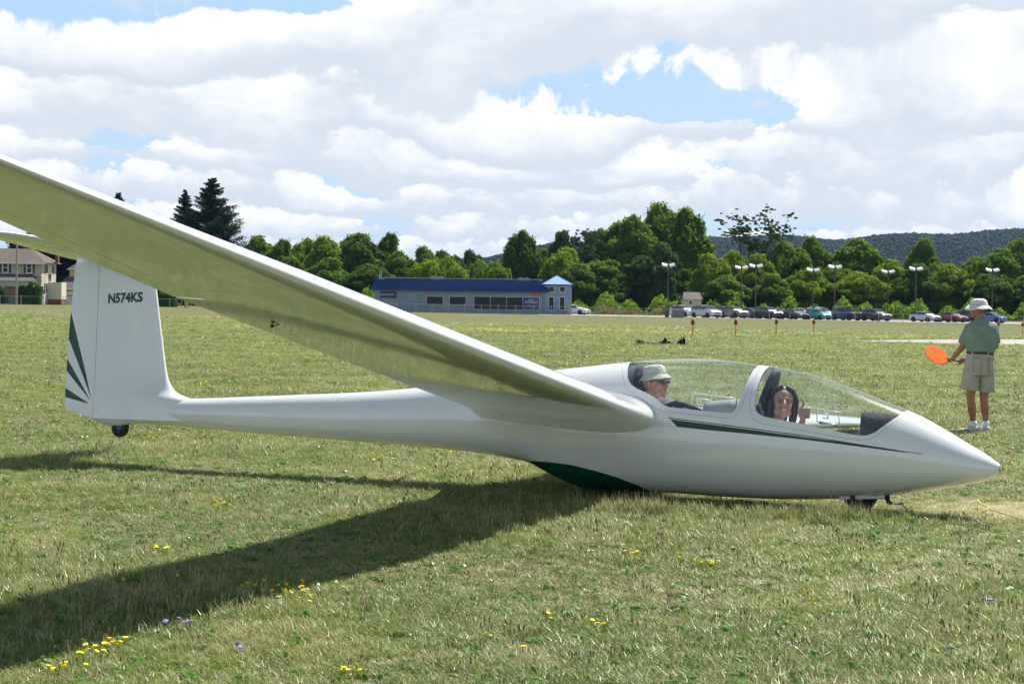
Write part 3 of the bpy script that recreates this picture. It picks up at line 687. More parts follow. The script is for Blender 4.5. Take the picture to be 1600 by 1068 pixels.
# pot beside the tower door
pot = empty('orange_planter', ground_at(882.5, YB-1.0)+Vector((0, 0, .02)), 0, 'small round orange planter standing against the foot of the tower', 'planter')
MB().lathe([(.0, 0), (.16, .0), (.24, .15), (.24, .30), (.19, .36), (0, .36)], 14).obj('pot', mat('orange_clay', (.45, .07, .03), .6), pot, True)
k_ = MB(); [k_.ell((.1*math.cos(i*2.1), .1*math.sin(i*2.1), .37+.02*i), (.06, .06, .05), nu=8, nv=5) for i in range(4)]; k_.obj('plant', LEAF['hedge'], pot, True)

# ------------------------------------------------------------------ houses
beige = noisy('wall_beige', (.42, .39, .33), (.47, .44, .37), 1.2, .85, stretch=(1, 1, 9)); beige2 = noisy('wall_cream', (.55, .52, .42), (.60, .57, .47), 1.2, .85, stretch=(1, 1, 9))
shing = noisy('shingle_brown', (.092, .077, .067), (.135, .112, .097), 2.2, .95, 6, bump=.4); shing2 = noisy('shingle_redbrown', (.11, .062, .05), (.15, .085, .068), 2.5, .95, 6)
shut = mat('shutter_maroon', (.085, .035, .035), .6); white = mat('trim_white', (.72, .73, .74), .5); brick = noisy('brick_red', (.14, .045, .03), (.22, .08, .05), 4, .95)
YH = 257.0
def hx(px): return ang_of(px, YH)
def hz_(px, py): return at(px, py, YH).z
H = empty('two_storey_house', (hx(20), YH, 0), 0, 'beige two-storey house with brown hip roof and maroon shutters', 'house')
hX = lambda px: hx(px)-H.location.x
zg = gz(hx(20), YH)-.3; ze = hz_(40, 409.5); a0, a1 = hX(-46), hX(64.3); hd = 8.2
MB().box(a0, a1, 0, hd, zg, ze).obj('wall', beige, H)
MB().box(a0-.02, a1+.03, -.03, hd+.02, zg, zg+.75).obj('foundation', mat('foundation_grey', (.33, .32, .29), .9), H)
o_ = .75; ap = hz_(38, 387.2); mid = hX(10); rf = MB()
v = [(a0-o_, -o_, ze-.05), (a1+o_, -o_, ze-.05), (a1+o_, hd+o_, ze-.05), (a0-o_, hd+o_, ze-.05), (hX(-22), hd/2, ap), (hX(38), hd/2, ap)]
rf.add(v, [(0, 1, 5, 4), (1, 2, 5), (2, 3, 4, 5), (3, 0, 4), (3, 2, 1, 0)])
R_ = rf.obj('roof', shing, H)
MB().box(a0-o_-.02, a1+o_+.02, -o_-.04, -o_+.02, ze-.28, ze-.03).obj('fascia', white, H)
MB().box(hX(71.8), hX(76.2), hd*.6, hd*.6+.8, ze, hz_(74, 395)).obj('chimney', brick, R_)
# porch
pz_ = hz_(30, 436); pt = hz_(30, 429)
pr = MB(); pr.add([(a0, -2.8, pz_), (hX(60.5), -2.8, pz_), (hX(62), 0, pz_), (a0, 0, pz_), (a0, -.01, pt+.1), (hX(50), -.01, pt+.1)], [(0, 1, 5, 4), (1, 2, 5), (3, 2, 1, 0), (0, 4, 3)])
pr.obj('porch_roof', shing, H); MB().box(a0, hX(60.6), -2.84, -2.78, pz_-.3, pz_-.01).obj('porch_fascia', white, H)
MB().box(a0, hX(58.6), -2.3, -.02, zg, pz_-.02).obj('porch_wall', beige2, H)
for pa, pb in ((-3, 7.2), (27.5, 31)): window(H, hX(pa), hX(pb), hz_(5, 462), hz_(5, 447.5), -2.3, fw=.14, frame_m=white)
ln_ = MB().box(hX(54)-.12, hX(54)+.12, -2.52, -2.31, hz_(54, 445), hz_(54, 439.5)).obj('porch_lantern', blackp, H)
for pa, pb in ((4.3, 11.3), (41.8, 48.4)):
    wf = window(H, hX(pa), hX(pb), hz_(8, 425), hz_(8, 411.3), 0, fw=.16, frame_m=white)
    MB().box(hX(pa), hX(pb), -.04, -.021, hz_(8, 418.3), hz_(8, 417.6)).obj('sash_rail', white, wf)
    for q in (pa-5.2, pb+1.8): MB().box(hX(q), hX(q+3.4), -.05, -.003, hz_(8, 426), hz_(8, 411)).obj('shutter', shut, H)
# right side wall windows (real wall is perpendicular to the view plane)
for (y0_, y1_, za, zc_) in ((2.4, 3.3, 412.5, 426.5), (6.4, 7.2, 414, 427), (4.6, 5.4, 427, 439.5), (2.3, 3.2, 442, 458.5)):
    f = MB(); X = a1; Z0, Z1 = hz_(65, zc_), hz_(65, za)
    f.box(X+.002, X+.06, y0_-.12, y1_+.12, Z0-.12, Z0); f.box(X+.002, X+.06, y0_-.12, y1_+.12, Z1, Z1+.12); f.box(X+.002, X+.06, y0_-.12, y0_, Z0, Z1); f.box(X+.002, X+.06, y1_, y1_+.12, Z0, Z1)
    wf = f.obj('window', white, H); MB().box(X+.004, X+.03, y0_, y1_, Z0, Z1).obj('pane', winglass, wf)
    MB().box(X+.004, X+.05, y0_-.65, y0_-.14, Z0, Z1).obj('shutter', shut, H)
# enclosed side stair on a brick foot
st0, st1 = hX(72.3), hX(86); sy0, sy1 = 3.6, 6.4; zs0, zs1 = hz_(80, 467.5), hz_(80, 440.5)
MB().box(a1+.04, st1, sy0, sy1, zs0, zs1).obj('stair_enclosure', beige2, H); MB().box(a1+.06, st1-.05, sy0+.06, sy1, zg, zs0-.003).obj('brick_foot', brick, H)
pr = MB(); sy0, sy1 = 6.6, 7.9; a1_, a1 = a1, st1-.4; st1 = st1-.1; zs1 -= .15; pr.add([(a1+.05, sy0-.2, zs1+1.6), (st1+1.0, sy0-.2, zs1-.2), (st1+1.0, sy1+.2, zs1-.2), (a1+.05, sy1+.2, zs1+1.6), (a1+.05, sy0-.2, zs1+1.5), (st1+1.0, sy0-.2, zs1-.3), (st1+1.0, sy1+.2, zs1-.3), (a1+.05, sy1+.2, zs1+1.5)],
                 [(0, 1, 2, 3), (7, 6, 5, 4), (0, 4, 5, 1), (1, 5, 6, 2), (2, 6, 7, 3), (3, 7, 4, 0)]); a1 = a1_
# garage with cupola
YG = 275.0
def gx(px): return ang_of(px, YG)
G = empty('garage', (gx(105), YG, 0), 0, 'brown-roofed garage with a small yellow cupola, right of the beige house', 'garage')
gX = lambda px: gx(px)-G.location.x; gzz = lambda py: at(105, py, YG).z
g0, g1 = gX(90), gX(150); zg2 = gz(gx(105), YG)-.3; zge = gzz(450.5)
MB().box(g0, g1, 0, 7, zg2, zge).obj('wall', noisy('wall_brown', (.16, .11, .085), (.2, .14, .11), 2, .9), G)
mb = MB(); mb.add([(g0-.5, -.6, zge-.05), (g1+.5, -.6, zge-.05), (g1+.5, 7.6, zge-.05), (g0-.5, 7.6, zge-.05), (gX(101), 3.5, gzz(427)), (gX(138), 3.5, gzz(427))], [(0, 1, 5, 4), (1, 2, 5), (2, 3, 4, 5), (3, 0, 4), (3, 2, 1, 0)])
mb.obj('roof', shing, G); MB().box(g0-.5, g1+.5, -.66, -.58, zge-.22, zge-.02).obj('fascia', white, G)
dr = MB().box(gX(103.5), gX(118.5), -.05, -.003, zg2, gzz(454.5)).obj('garage_door', white, G)
for q in (105.2, 109.2, 113.2): MB().box(gX(q), gX(q+2.6), -.07, -.051, gzz(462.6), gzz(460.4)).obj('door_pane', winglass, dr)
cu0, cu1 = gX(101.5), gX(116.5)
MB().box(cu0, cu1, 2.7, 4.3, gzz(432), gzz(419.3)).obj('cupola_wall', mat('cupola_yellow', (.48, .42, .20), .8), G)
mb = MB(); mb.add([(cu0-.35, 2.35, gzz(419.5)), (cu1+.35, 2.35, gzz(419.5)), (cu1+.35, 4.65, gzz(419.5)), (cu0-.35, 4.65, gzz(419.5)), ((cu0+cu1)/2, 3.5, gzz(411))], [(0, 1, 4), (1, 2, 4), (2, 3, 4), (3, 0, 4), (3, 2, 1, 0)])
mb.obj('cupola_roof', shing, G); MB().box(cu0-.35, cu1+.35, 2.30, 2.38, gzz(420.6), gzz(419.4)).obj('cupola_fascia', white, G)
# small house in the gap
YS = 285.0; sX = lambda px: ang_of(px, YS)-ang_of(1083, YS); sz_ = lambda py: at(1083, py, YS).z
Hs = empty('small_house', (ang_of(1083, YS), YS, 0), 0, 'small white house with brown roof half hidden between the trees', 'house'); zgs = gz(ang_of(1083, YS), YS)-.3
MB().box(sX(1068), sX(1096), 0, 6, zgs, sz_(467)).obj('wall', beige2, Hs)
mb = MB(); mb.add([(sX(1066), -.5, sz_(467.5)), (sX(1098), -.5, sz_(467.5)), (sX(1096), 3, sz_(456)), (sX(1071), 3, sz_(456)), (sX(1098), 6.5, sz_(467.5)), (sX(1066), 6.5, sz_(467.5))], [(0, 1, 2, 3), (1, 4, 2), (4, 5, 3, 2), (5, 0, 3), (0, 5, 4, 1)]); mb.obj('roof', shing, Hs)
window(Hs, sX(1077), sX(1081), sz_(475), sz_(470.5), 0, fw=.1, frame_m=white)
# hedges
def hedge(px0, px1, Y, top, depth, label):
    X0_, X1_ = ang_of(px0, Y), ang_of(px1, Y); c = ground_at((px0+px1)/2, Y); h = at((px0+px1)/2, top, Y).z-c.z; n = int((X1_-X0_)*h*230)
    side = rng.random(n); x = rng.uniform(X0_-c.x, X1_-c.x, n); z = h*rng.random(n); y = np.where(side < .6, -depth/2, rng.uniform(-depth/2, depth/2, n)); z = np.where(side < .6, z, h)
    x = np.where(side > .9, X1_-c.x, x); z = np.where(side > .9, h*rng.random(n), z)
    lump = .18*np.sin(x*1.9+1)+.14*np.sin(x*3.7); C = np.stack([x, y+rng.normal(size=n)*.12, np.clip(z+lump*(z/h)+rng.normal(size=n)*.08, 0.02, None)], 1)
    nn = unit(n)*.8+np.stack([np.where(side > .9, 1, 0), np.where(side < .6, -1, 0), np.where((side >= .6) & (side <= .9), 1, .2)], 1); nn /= np.linalg.norm(nn, axis=1)[:, None]
    V, Fc = quads(C, nn, .13*(.6+.8*rng.random(n)))
    e = empty('hedge', c, 0, label, 'hedge'); o = bpy.data.objects.new('foliage', fast_mesh('foliage', V, Fc, LEAF['hedge'])); COL.objects.link(o); o.parent = e
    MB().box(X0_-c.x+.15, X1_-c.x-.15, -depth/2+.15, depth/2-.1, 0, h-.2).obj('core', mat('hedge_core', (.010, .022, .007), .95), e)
hedge(31, 65.5, 253.0, 446.5, 1.8, 'clipped green hedge in front of the beige house, right of the utility pole')
hedge(-30, 9, 253.5, 450, 1.6, 'clipped green hedge left of the brown notice board')
hedge(250, 276, 262, 457, 2.0, 'bushy shrub seen between the tail fin and the wing')
# notice board, poles
nb = empty('notice_board', ground_at(15, 251.0), 0, 'brown board on two legs beside the utility pole', 'board')
k2 = F_PX/251.0
MB().box(-.72, .72, -.04, .04, at(15, 461, 251).z-nb.location.z, at(15, 447, 251).z-nb.location.z).obj('panel', noisy('board_brown', (.13, .08, .045), (.18, .11, .06), 3, .8), nb)
for s_ in (-.6, .6): MB().box(s_-.05, s_+.05, .042, .12, -.1, at(15, 448, 251).z-nb.location.z).obj('leg', noisy('wood_dark', (.09, .065, .045), (.12, .09, .06), 3, .9), nb)
woodp = noisy('pole_wood', (.26, .23, .20), (.36, .33, .29), 3, .9, stretch=(4, 4, .4))
def upole(px, Y, top, r, label, lean=0.0, name='utility_pole'):
    b = ground_at(px, Y); h = at(px, top, Y).z-b.z
    e = MB(); e.tube([(0, 0, -.2), (lean*.5, 0, h*.5), (lean, 0, h)], [r*1.1, r, r*.85], 10)
    o = e.obj(name, woodp, smooth=False); o.location = b; meta(o, label, 'pole')
upole(25.5, 249.6, 374, .14, 'pale wooden utility pole in front of the beige house')
upole(290, 246.5, 440, .16, 'thick pale post by the fence under the wing', name='fence_post')
upole(283.5, 247.5, 440, .05, 'thin leaning pale post beside the thick one under the wing', .12, name='fence_post')
yb2 = MB().tube([(0, 0, 0), (0, 0, .55), (0, 0, .8)], [.10, .10, .06], 8).obj('yellow_hydrant_post', mat('yellow_dull', (.45, .33, .04), .6)); yb2.location = ground_at(293.8, 245.8); meta(yb2, 'short yellow post right of the thick pale post under the wing', 'post')

# ------------------------------------------------------------------ chain-link fence
galv = mat('galvanised', (.50, .51, .51), .45, metal=.4)
fm = bpy.data.materials.new('chain_link'); fm.use_nodes = True; nt = fm.node_tree; nt.nodes.clear()
uvn = N(nt, 'ShaderNodeUVMap'); sp_ = N(nt, 'ShaderNodeSeparateXYZ'); L(nt, uvn.outputs[0], sp_.inputs[0])
wires = None
for sgn in (1, -1):
    q = M_(nt, 'ADD', sp_.outputs[0], M_(nt, 'MULTIPLY', sp_.outputs[1], sgn)); q = M_(nt, 'FRACT', M_(nt, 'DIVIDE', q, .072)); q = M_(nt, 'LESS_THAN', q, .040)
    wires = q if wires is None else M_(nt, 'MAXIMUM', wires, q)
tr = N(nt, 'ShaderNodeBsdfTransparent'); df = N(nt, 'ShaderNodeBsdfDiffuse'); df.inputs[0].default_value = (.20, .21, .20, 1)
mx = N(nt, 'ShaderNodeMixShader'); L(nt, wires, mx.inputs[0]); L(nt, tr.outputs[0], mx.inputs[1]); L(nt, df.outputs[0], mx.inputs[2])
oo = N(nt, 'ShaderNodeOutputMaterial'); L(nt, mx.outputs[0], oo.inputs[0])
def fence(path, h, label, step=3.05):
    P = [ground_at(a, b) for a, b in path]; e = empty('chain_link_fence', P[0], 0, label, 'fence')
    pts = []; 
    for i in range(len(P)-1):
        n = max(1, round((P[i+1]-P[i]).xy.length/step))
        for k in range(n): q = P[i].lerp(P[i+1], k/n); q.z = gz(q.x, q.y); pts.append(q-P[0])
    pts.append(P[-1]-P[0])
    pm = MB().tube([(0, 0, -.1), (0, 0, h+.05)], .032, 6); pm.tube([(0, 0, h+.05), (0, 0, h+.10)], [.045, .01], 6)
    first = None
    for i, q in enumerate(pts):
        if first is None: first = o = pm.obj('post', galv, e)
        else: o = bpy.data.objects.new('post', first.data); COL.objects.link(o); o.parent = e
        o.location = q
    MB().tube([q+Vector((0, 0, h)) for q in pts], .024, 6).obj('top_rail', galv, e)
    v = []; f = []; uv = []; d = 0
    for i, q in enumerate(pts):
        if i: d += (q-pts[i-1]).length
        v += [(q.x, q.y, q.z+.03), (q.x, q.y, q.z+h)]; uv.append(d)
        if i: f.append((2*i-2, 2*i, 2*i+1, 2*i-1))
    o = mesh_obj('wire_mesh', v, f, fm, e); ul = o.data.uv_layers.new(name='UVMap')
    for p_ in o.data.polygons:
        for li in p_.loop_indices:
            vi = o.data.loops[li].vertex_index; ul.data[li].uv = (uv[vi//2], 0.0 if vi % 2 == 0 else h)
fence([(-120, 252), (0, 249), (500, 246), (650, 243), (890, 226), (1050, 224), (1300, 209), (1450, 199), (1600, 192), (1850, 182)], 1.22, 'long chain-link fence crossing the far side of the field')

# ------------------------------------------------------------------ parking lot lights
polem = mat('pole_bronze', (.06, .05, .045), .5); headm = mat('lamp_housing', (.42, .42, .44), .5); lensm = mat('lamp_lens', (.70, .72, .76), .25)
def light_pole(px, top, Y, label, first=[None]):
    b = ground_at(px, Y); h = at(px, top, Y).z-b.z
    e = empty('parking_lot_light', b, 0, label, 'light pole', 'twin-head lights over the car park')
    MB().tube([(0, 0, 0), (0, 0, h-.15)], [.11, .075], 8).obj('pole', polem, e); MB().box(-.35, .35, -.04, .04, h-.18, h-.08).obj('cross_arm', polem, e)
    MB().tube([(0, 0, 0), (0, 0, .45)], .28, 10).obj('concrete_foot', conc, e)
    for s_ in (-1, 1):
        R = Matrix.Rotation(math.radians(-14*s_), 3, 'Y') @ Matrix.Rotation(math.radians(24), 3, 'X')
        hd_ = MB(); c_ = Vector((s_*.58, 0, h+.02)); m_ = MB(); m_.box(-.42, .42, -.40, .40, -.10, .12)
        hd_.add([c_+R @ Vector(p) for p in m_.v], m_.f); ho = hd_.obj('lamp_head', headm, e)
        m_ = MB(); m_.box(-.36, .36, -.34, .34, -.14, -.102); l_ = MB(); l_.add([c_+R @ Vector(p) for p in m_.v], m_.f); l_.obj('lens', lensm, ho)
for px, top, Y, lab in [(1043.5, 414, 262, 'twin-head light pole alone at the left end of the car park'), (1158, 418, 268, 'left pole of the close pair of twin-head lights'),
    (1180.5, 415.5, 256, 'right and taller pole of the close pair of twin-head lights'), (1270, 422, 270, 'twin-head light pole behind the teal hatchback'),
    (1304, 417, 256, 'twin-head light pole beside the dark blue off-roader'), (1387, 424.5, 268, 'twin-head light pole behind the black wagon with grey grille'),
    (1430.5, 420, 257, 'twin-head light pole left of the silver sedan'), (1550, 422, 258, 'twin-head light pole right of the standing man')]: light_pole(px, top, Y, lab)

# ------------------------------------------------------------------ cars
tyre = mat('tyre', (.02, .02, .02), .8); rimm = mat('alloy', (.48, .49, .50), .3, metal=.6); carglass = mat('car_glass', (.02, .028, .035), .06, spec=.7, coat=.3)
lampm = mat('headlight_glass', (.62, .65, .68), .12, coat=1.0); under_ = mat('car_underside', (.015, .015, .016), .8)
TYPES = {  # length, width, tops: (x, z roofline), belt height, wheel radius, wheelbase
 'sedan': (4.75, 1.82, [(-1, .62), (-.985, .92), (-.76, 1.05), (-.46, 1.38), (-.12, 1.45), (.14, 1.41), (.44, 1.02), (.82, .86), (.96, .72), (1, .45)], .96, .33, 2.75),
 'hatch': (4.10, 1.70, [(-1, .62), (-.985, 1.0), (-.93, 1.18), (-.78, 1.46), (-.2, 1.54), (.12, 1.48), (.62, 1.02), (.86, .88), (.965, .72), (1, .45)], 1.0, .30, 2.5),
 'suv': (4.70, 1.90, [(-1, .66), (-.985, 1.12), (-.94, 1.22), (-.82, 1.62), (-.3, 1.70), (.10, 1.66), (.40, 1.16), (.84, 1.03), (.965, .86), (1, .5)], 1.10, .37, 2.75),
 'van': (5.10, 1.98, [(-1, .66), (-.985, 1.05), (-.95, 1.2), (-.88, 1.68), (-.3, 1.76), (.18, 1.70), (.58, 1.18), (.86, .98), (.97, .82), (1, .45)], 1.10, .34, 3.05),
 'jeep': (4.55, 1.86, [(-1, .72), (-.995, 1.18), (-.985, 1.28), (-.955, 1.80), (-.3, 1.84), (.12, 1.82), (.24, 1.22), (.80, 1.16), (.93, 1.10), (.95, .6)], 1.24, .41, 2.95),
 'beetle': (4.1, 1.75, [(-1, .55), (-.97, .85), (-.8, 1.08), (-.45, 1.42), (-.05, 1.5), (.2, 1.42), (.48, 1.05), (.72, .97), (.93, .78), (1, .45)], .98, .33, 2.5)}
def car(kind, px, Y, deg, paint, label, dark_low=False, grille=True):
    Lc, Wc, tops, belt, rw, wb = TYPES[kind]; hl = Lc/2; w = Wc/2
    e = empty('parked_car', ground_at(px, Y)+Vector((0, 0, .035)), math.radians(-deg), label, 'car', 'cars parked behind the fence')
    xs = sorted(set([t[0] for t in tops]+[-.88, -.7, -.6, -.35, -.2, 0, .3, .36, .5, .7, .9])); tz = lambda x: float(np.interp(x, [t[0] for t in tops], [t[1] for t in tops]))
    rings = []
    for x in xs:
        z = tz(x); zb_ = min(belt, z-.015); tp = 1-.10*abs(x)**3; ww = w*tp; cab = z-zb_; inn = w*(.93 if cab < .1 else .93-.20*min(cab/.6, 1)); low = .30 if abs(x) > .95 else .22
        rings.append([(x*hl, yy*sg_, zz) for (yy, zz) in [(ww*.90, low), (ww*.985, low+.12), (ww, (low+zb_)/2+.05), (ww*.95, zb_), (inn*tp, z-.05 if cab > .1 else z-.01), (inn*.80*tp, z)] for sg_ in (1,)]+
                     [(x*hl, -yy, zz) for (yy, zz) in reversed([(ww*.90, low), (ww*.985, low+.12), (ww, (low+zb_)/2+.05), (ww*.95, zb_), (inn*tp, z-.05 if cab > .1 else z-.01), (inn*.80*tp, z)])])
    n = 12; V = [p for r in rings for p in r]; Fb = []; Fs = []; Fw = []
    for i in range(len(rings)-1):
        xa, xb = xs[i], xs[i+1]; za, zc2 = tz(xa), tz(xb); slope = (zc2-za)/((xb-xa)*hl); mx_ = max(za, zc2)
        for k in range(n):
            q = (i*n+k, (i+1)*n+k, (i+1)*n+(k+1) % n, i*n+(k+1) % n)
            if mx_ > belt+.18 and abs(slope) > .30 and k in (4, 5, 6) and min(za, zc2) > belt-.12: Fw.append(q); continue
            if k in (3, 7) and min(za, zc2) > belt+.22 and max(za, zc2) > belt+.3: Fs.append(q); continue
            Fb.append(q)
    Fb.append(tuple(range(n-1, -1, -1))); Fb.append(tuple((len(rings)-1)*n+k for k in range(n)))
    pm = mat('paint_'+paint[0], paint[1], .32, metal=paint[2] if len(paint) > 2 else 0.0, coat=.5)
    bo = mesh_obj('body', V, Fb, pm, e); bo.data.polygons.foreach_set('use_smooth', [False]*len(bo.data.polygons))
    def sub(nm, Fq):
        if not Fq: return
        used = sorted({i for q in Fq for i in q}); mp_ = {a: b for b, a in enumerate(used)}
        mesh_obj(nm, [V[i] for i in used], [tuple(mp_[i] for i in q) for q in Fq], carglass, e)
    sub('side_window', [q for q in Fs if V[q[0]][1] > 0]); sub('side_window', [q for q in Fs if V[q[0]][1] < 0])
    sub('windshield', [q for q in Fw if V[q[0]][0] > 0]); sub('rear_window', [q for q in Fw if V[q[0]][0] < 0])
    for pxp in (-.30, .02):      # pillars
        for s_ in (1, -1):
            z = tz(pxp)
            MB().tube([(pxp*hl, s_*w*.955, belt), (pxp*hl-.02, s_*w*.745, z-.05)], .035, 4).obj('pillar', pm if paint[0] != 'white' else blackp, e)
    MB().box(-hl*.93, hl*.93, -w*.8, w*.8, .16, .30).obj('underbody', under_, e)
    for sx_ in (-1, 1):
        cxw = sx_*wb/2+(-.05 if kind != 'jeep' else 0)
        for s_ in (-1, 1):
            M = Matrix.Translation((cxw, s_*(w-.10), rw)) @ Matrix.Rotation(PI/2, 4, 'X')
            MB().lathe([(0, .16), (rw*1.16, .16), (rw*1.16, -.105), (0, -.105)], 16, M).obj('wheel_arch', under_, e)
            wl = MB().lathe([(0, .112), (rw*.96, .112), (rw, .08), (rw, -.10), (rw*.95, -.125), (rw*.64, -.128)][::1], 18, M if s_ > 0 else M @ Matrix.Rotation(PI, 4, 'X')).obj('wheel', tyre, e, False)
            rm = MB().lathe([(0, -.125), (rw*.2, -.135), (rw*.62, -.118), (rw*.66, -.132), (rw*.66, -.10)], 14, M if s_ > 0 else M @ Matrix.Rotation(PI, 4, 'X')).obj('rim', rimm, wl)
    zf = TYPES[kind][2][-2][1]
    for s_ in (-1, 1):
        MB().ell((hl*.955, s_*w*.70, zf-.06), (.10, .20, .085), nu=10, nv=6).obj('headlight', lampm, e, True)
        MB().box(hl*(.36 if kind != 'jeep' else .2), hl*(.36 if kind != 'jeep' else .2)+.12, s_*w*.98-.10, s_*w*.98+.14, belt-.02, belt+.12).obj('side_mirror', pm, e)
        MB().box(-hl-.004, -hl+.06, s_*w*.72-.12, s_*w*.72+.12, .75, .92).obj('tail_light', mat('tail_red', (.4, .02, .02), .3), e)
    if grille: MB().box(hl*.955, hl+.012, -w*.45, w*.45, zf-.16, zf-.03).obj('grille', blackp, e)
    MB().box(hl*.93, hl+.02, -w*.62, w*.62, .30, .42).obj('bumper_intake', blackp, e)
    if kind in ('suv', 'van'):
        for s_ in (-1, 1): MB().tube([(-hl*.75, s_*w*.68, tz(-.75)+.04), (0, s_*w*.68, tz(0)+.05)], .025, 5).obj('roof_rail', blackp, e)
    if kind == 'jeep':
        MB().box(hl*.93, hl*1.03, -w*.9, w*.9, .48, .66).obj('front_bumper', blackp, e)
        for s_ in (-1, 1): MB().box(hl*.45, hl*.93, s_*w-.16, s_*w+.12, .88, .95).obj('fender', blackp, e)
    return e
A_ = 58
WHT = ('white', (.78, .79, .80)); SIL = ('silver', (.50, .51, .53), .35); GRY = ('grey', (.17, .165, .165), .35); DGR = ('dark_grey', (.08, .082, .09), .3); BLK = ('black', (.016, .017, .022)); BRN = ('dark_brown', (.055, .045, .05), .3)
car('sedan', 897, 256, 25, WHT, 'white sedan half hidden behind the right corner of the blue building')
car('suv', 1069.5, 247, A_, WHT, 'white crossover at the left end of the parked row, behind the grey bin enclosure')
car('van', 1103.5, 243, A_, SIL, 'silver minivan second from the left in the parked row')
car('suv', 1131, 258, A_, DGR, 'dark grey sport utility vehicle standing behind the silver minivan and grey crossover')
car('suv', 1147, 243, A_, GRY, 'warm grey crossover right of the silver minivan')
car('hatch', 1174, 246, A_, BLK, 'small black car right of the warm grey crossover')
car('suv', 1201, 242, A_, ('navy_black', (.018, .022, .04)), 'near-black crossover left of the dark brown sedan')
car('sedan', 1217, 250, A_, ('steel_blue', (.16, .19, .26), .3), 'blue-grey sedan tucked behind the near-black crossover')
car('sedan', 1240.5, 241, A_, BRN, 'dark brown sedan left of the teal hatchback')
car('hatch', 1254, 272, A_, SIL, 'far silver car showing only its cabin above the dark brown sedan')
car('van', 1282.5, 251, A_, WHT, 'white minivan directly behind the teal hatchback')
car('hatch', 1279, 240, A_, ('teal', (.01, .30, .34)), 'teal hatchback in front of the white minivan')
car('jeep', 1322.5, 241, A_, ('navy', (.018, .035, .13)), 'dark blue boxy off-roader with black fenders', )
car('suv', 1369, 240, A_, DGR, 'charcoal wagon alone right of the blue off-roader')
car('sedan', 1446, 241, A_, SIL, 'silver sedan left of the dark red sedan')
car('sedan', 1487.5, 240, A_, ('maroon', (.16, .012, .025), .2), 'dark red sedan left of the standing man')
car('suv', 1517, 250, A_, BLK, 'black pickup-like vehicle mostly hidden behind the standing man')
car('beetle', 1549, 239, 42, ('blue', (.05, .11, .34)), 'blue rounded car just right of the standing man')

# bin enclosure and drum at the left end of the row
be = empty('bin_enclosure', ground_at(1059, 236), 0, 'grey square bin enclosure in front of the white crossover', 'enclosure')
slm = noisy('weathered_slats', (.20, .21, .22), (.30, .31, .32), 4, .9)
for i in range(9): MB().box(-.76+.17*i, -.76+.17*i+.15, -.7, -.66, .03, 1.12).obj('slat', slm, be)
for s_ in (-1, 1): MB().box(s_*.78-.04, s_*.78+.04, -.72, .7, 0, 1.16).obj('side_panel', slm, be)
MB().box(-.74, .74, .6, .66, .03, 1.1).obj('back_panel', slm, be)
MB().box(-.6, .6, -.5, .5, .02, .95).obj('bin', mat('bin_dark', (.05, .055, .06), .7), be)
dm = MB(); dm.lathe([(0, 0), (.30, 0), (.30, .28), (.315, .30), (.30, .32), (.30, .58), (.315, .60), (.30, .62), (.30, .9), (0, .9)], 14)
o = dm.obj('drum', noisy('drum_rust', (.06, .045, .035), (.10, .07, .05), 6, .9), None, False); o.location = ground_at(1042.5, 238)+Vector((0, 0, .035)); meta(o, 'small dark drum bin at the foot of the leftmost light pole', 'bin')

# ------------------------------------------------------------------ taxiway marker posts
ym = mat('marker_yellow', (.66, .42, .01), .5); rm_ = mat('marker_red', (.30, .008, .015), .35, coat=.6)
proto = None
MK = [(1083, 83.6, 'leftmost yellow marker post with red cap'), (1150, 88.7, 'second yellow red-capped marker post from the left'), (1213.5, 98, 'third yellow red-capped marker post from the left'),
      (1272, 104, 'yellow red-capped marker post below the teal hatchback'), (1560.5, 124, 'yellow red-capped marker post just right of the standing man'), (1598.5, 119, 'yellow red-capped marker post at the right edge of the view')]
for px, Y, lab in MK:
    b = ground_at(px, Y)
    e = empty('marker_post', b, random.random()*3, lab, 'marker', 'red-capped yellow markers in the grass')
    if proto is None:
        a = MB().tube([(0, 0, -.05), (0, 0, .60), (0, 0, .63), (0, 0, .70)], [.04, .04, .075, .075], 10).obj('post', ym, e)
        c = MB().lathe([(0, .70), (.085, .70), (.09, .80), (.08, .86), (.05, .90), (.02, .93), (0, .935)], 14).obj('cap', rm_, e, True)
        r = MB().lathe([(0, .665), (.12, .665), (.12, .70), (0, .70)], 12).obj('collar', blackp, e)
        proto = (a, c, r)
    else:
        for q in proto: o = q.copy(); COL.objects.link(o); o.parent = e
# low black tattered netting
deb = empty('netting_heap', ground_at(1032, 64.5), 0, 'low heap of tattered black netting lying in the grass beyond the glider', 'netting')
rs = random.Random(3); x = -.88
while x < .88:
    wdt = rs.uniform(.05, .14); gap = (.06 if .28 < x < .42 else 0)
    hgt = .13+.05*math.sin(x*5)+rs.uniform(-.03, .05)
    if .10 < x < .22: hgt = .30
    if x > .62: hgt = .20+.17*(x-.62)/.2
    if .30 < x < .6: hgt = .11
    m_ = MB(); n = 5
    pts = []
    for k in range(n+1):
        t = k/n; pts.append((x+wdt*t, rs.uniform(-.12, .12), -.02)); pts.append((x+wdt*t+rs.uniform(-.03, .03), rs.uniform(-.06, .10), hgt*rs.uniform(.65, 1.15)))
    f = [(2*k, 2*k+2, 2*k+3, 2*k+1) for k in range(n)]; m_.add(pts, f)
    for k in range(3): m_.tube([(x+wdt*rs.random(), rs.uniform(-.1, .1), 0), (x+wdt*rs.random(), rs.uniform(-.1, .1), hgt*rs.uniform(.8, 1.1))], .010, 4)
    m_.obj('scrap', mat('netting_black', (.008, .009, .012), .7), deb); x += wdt*.9
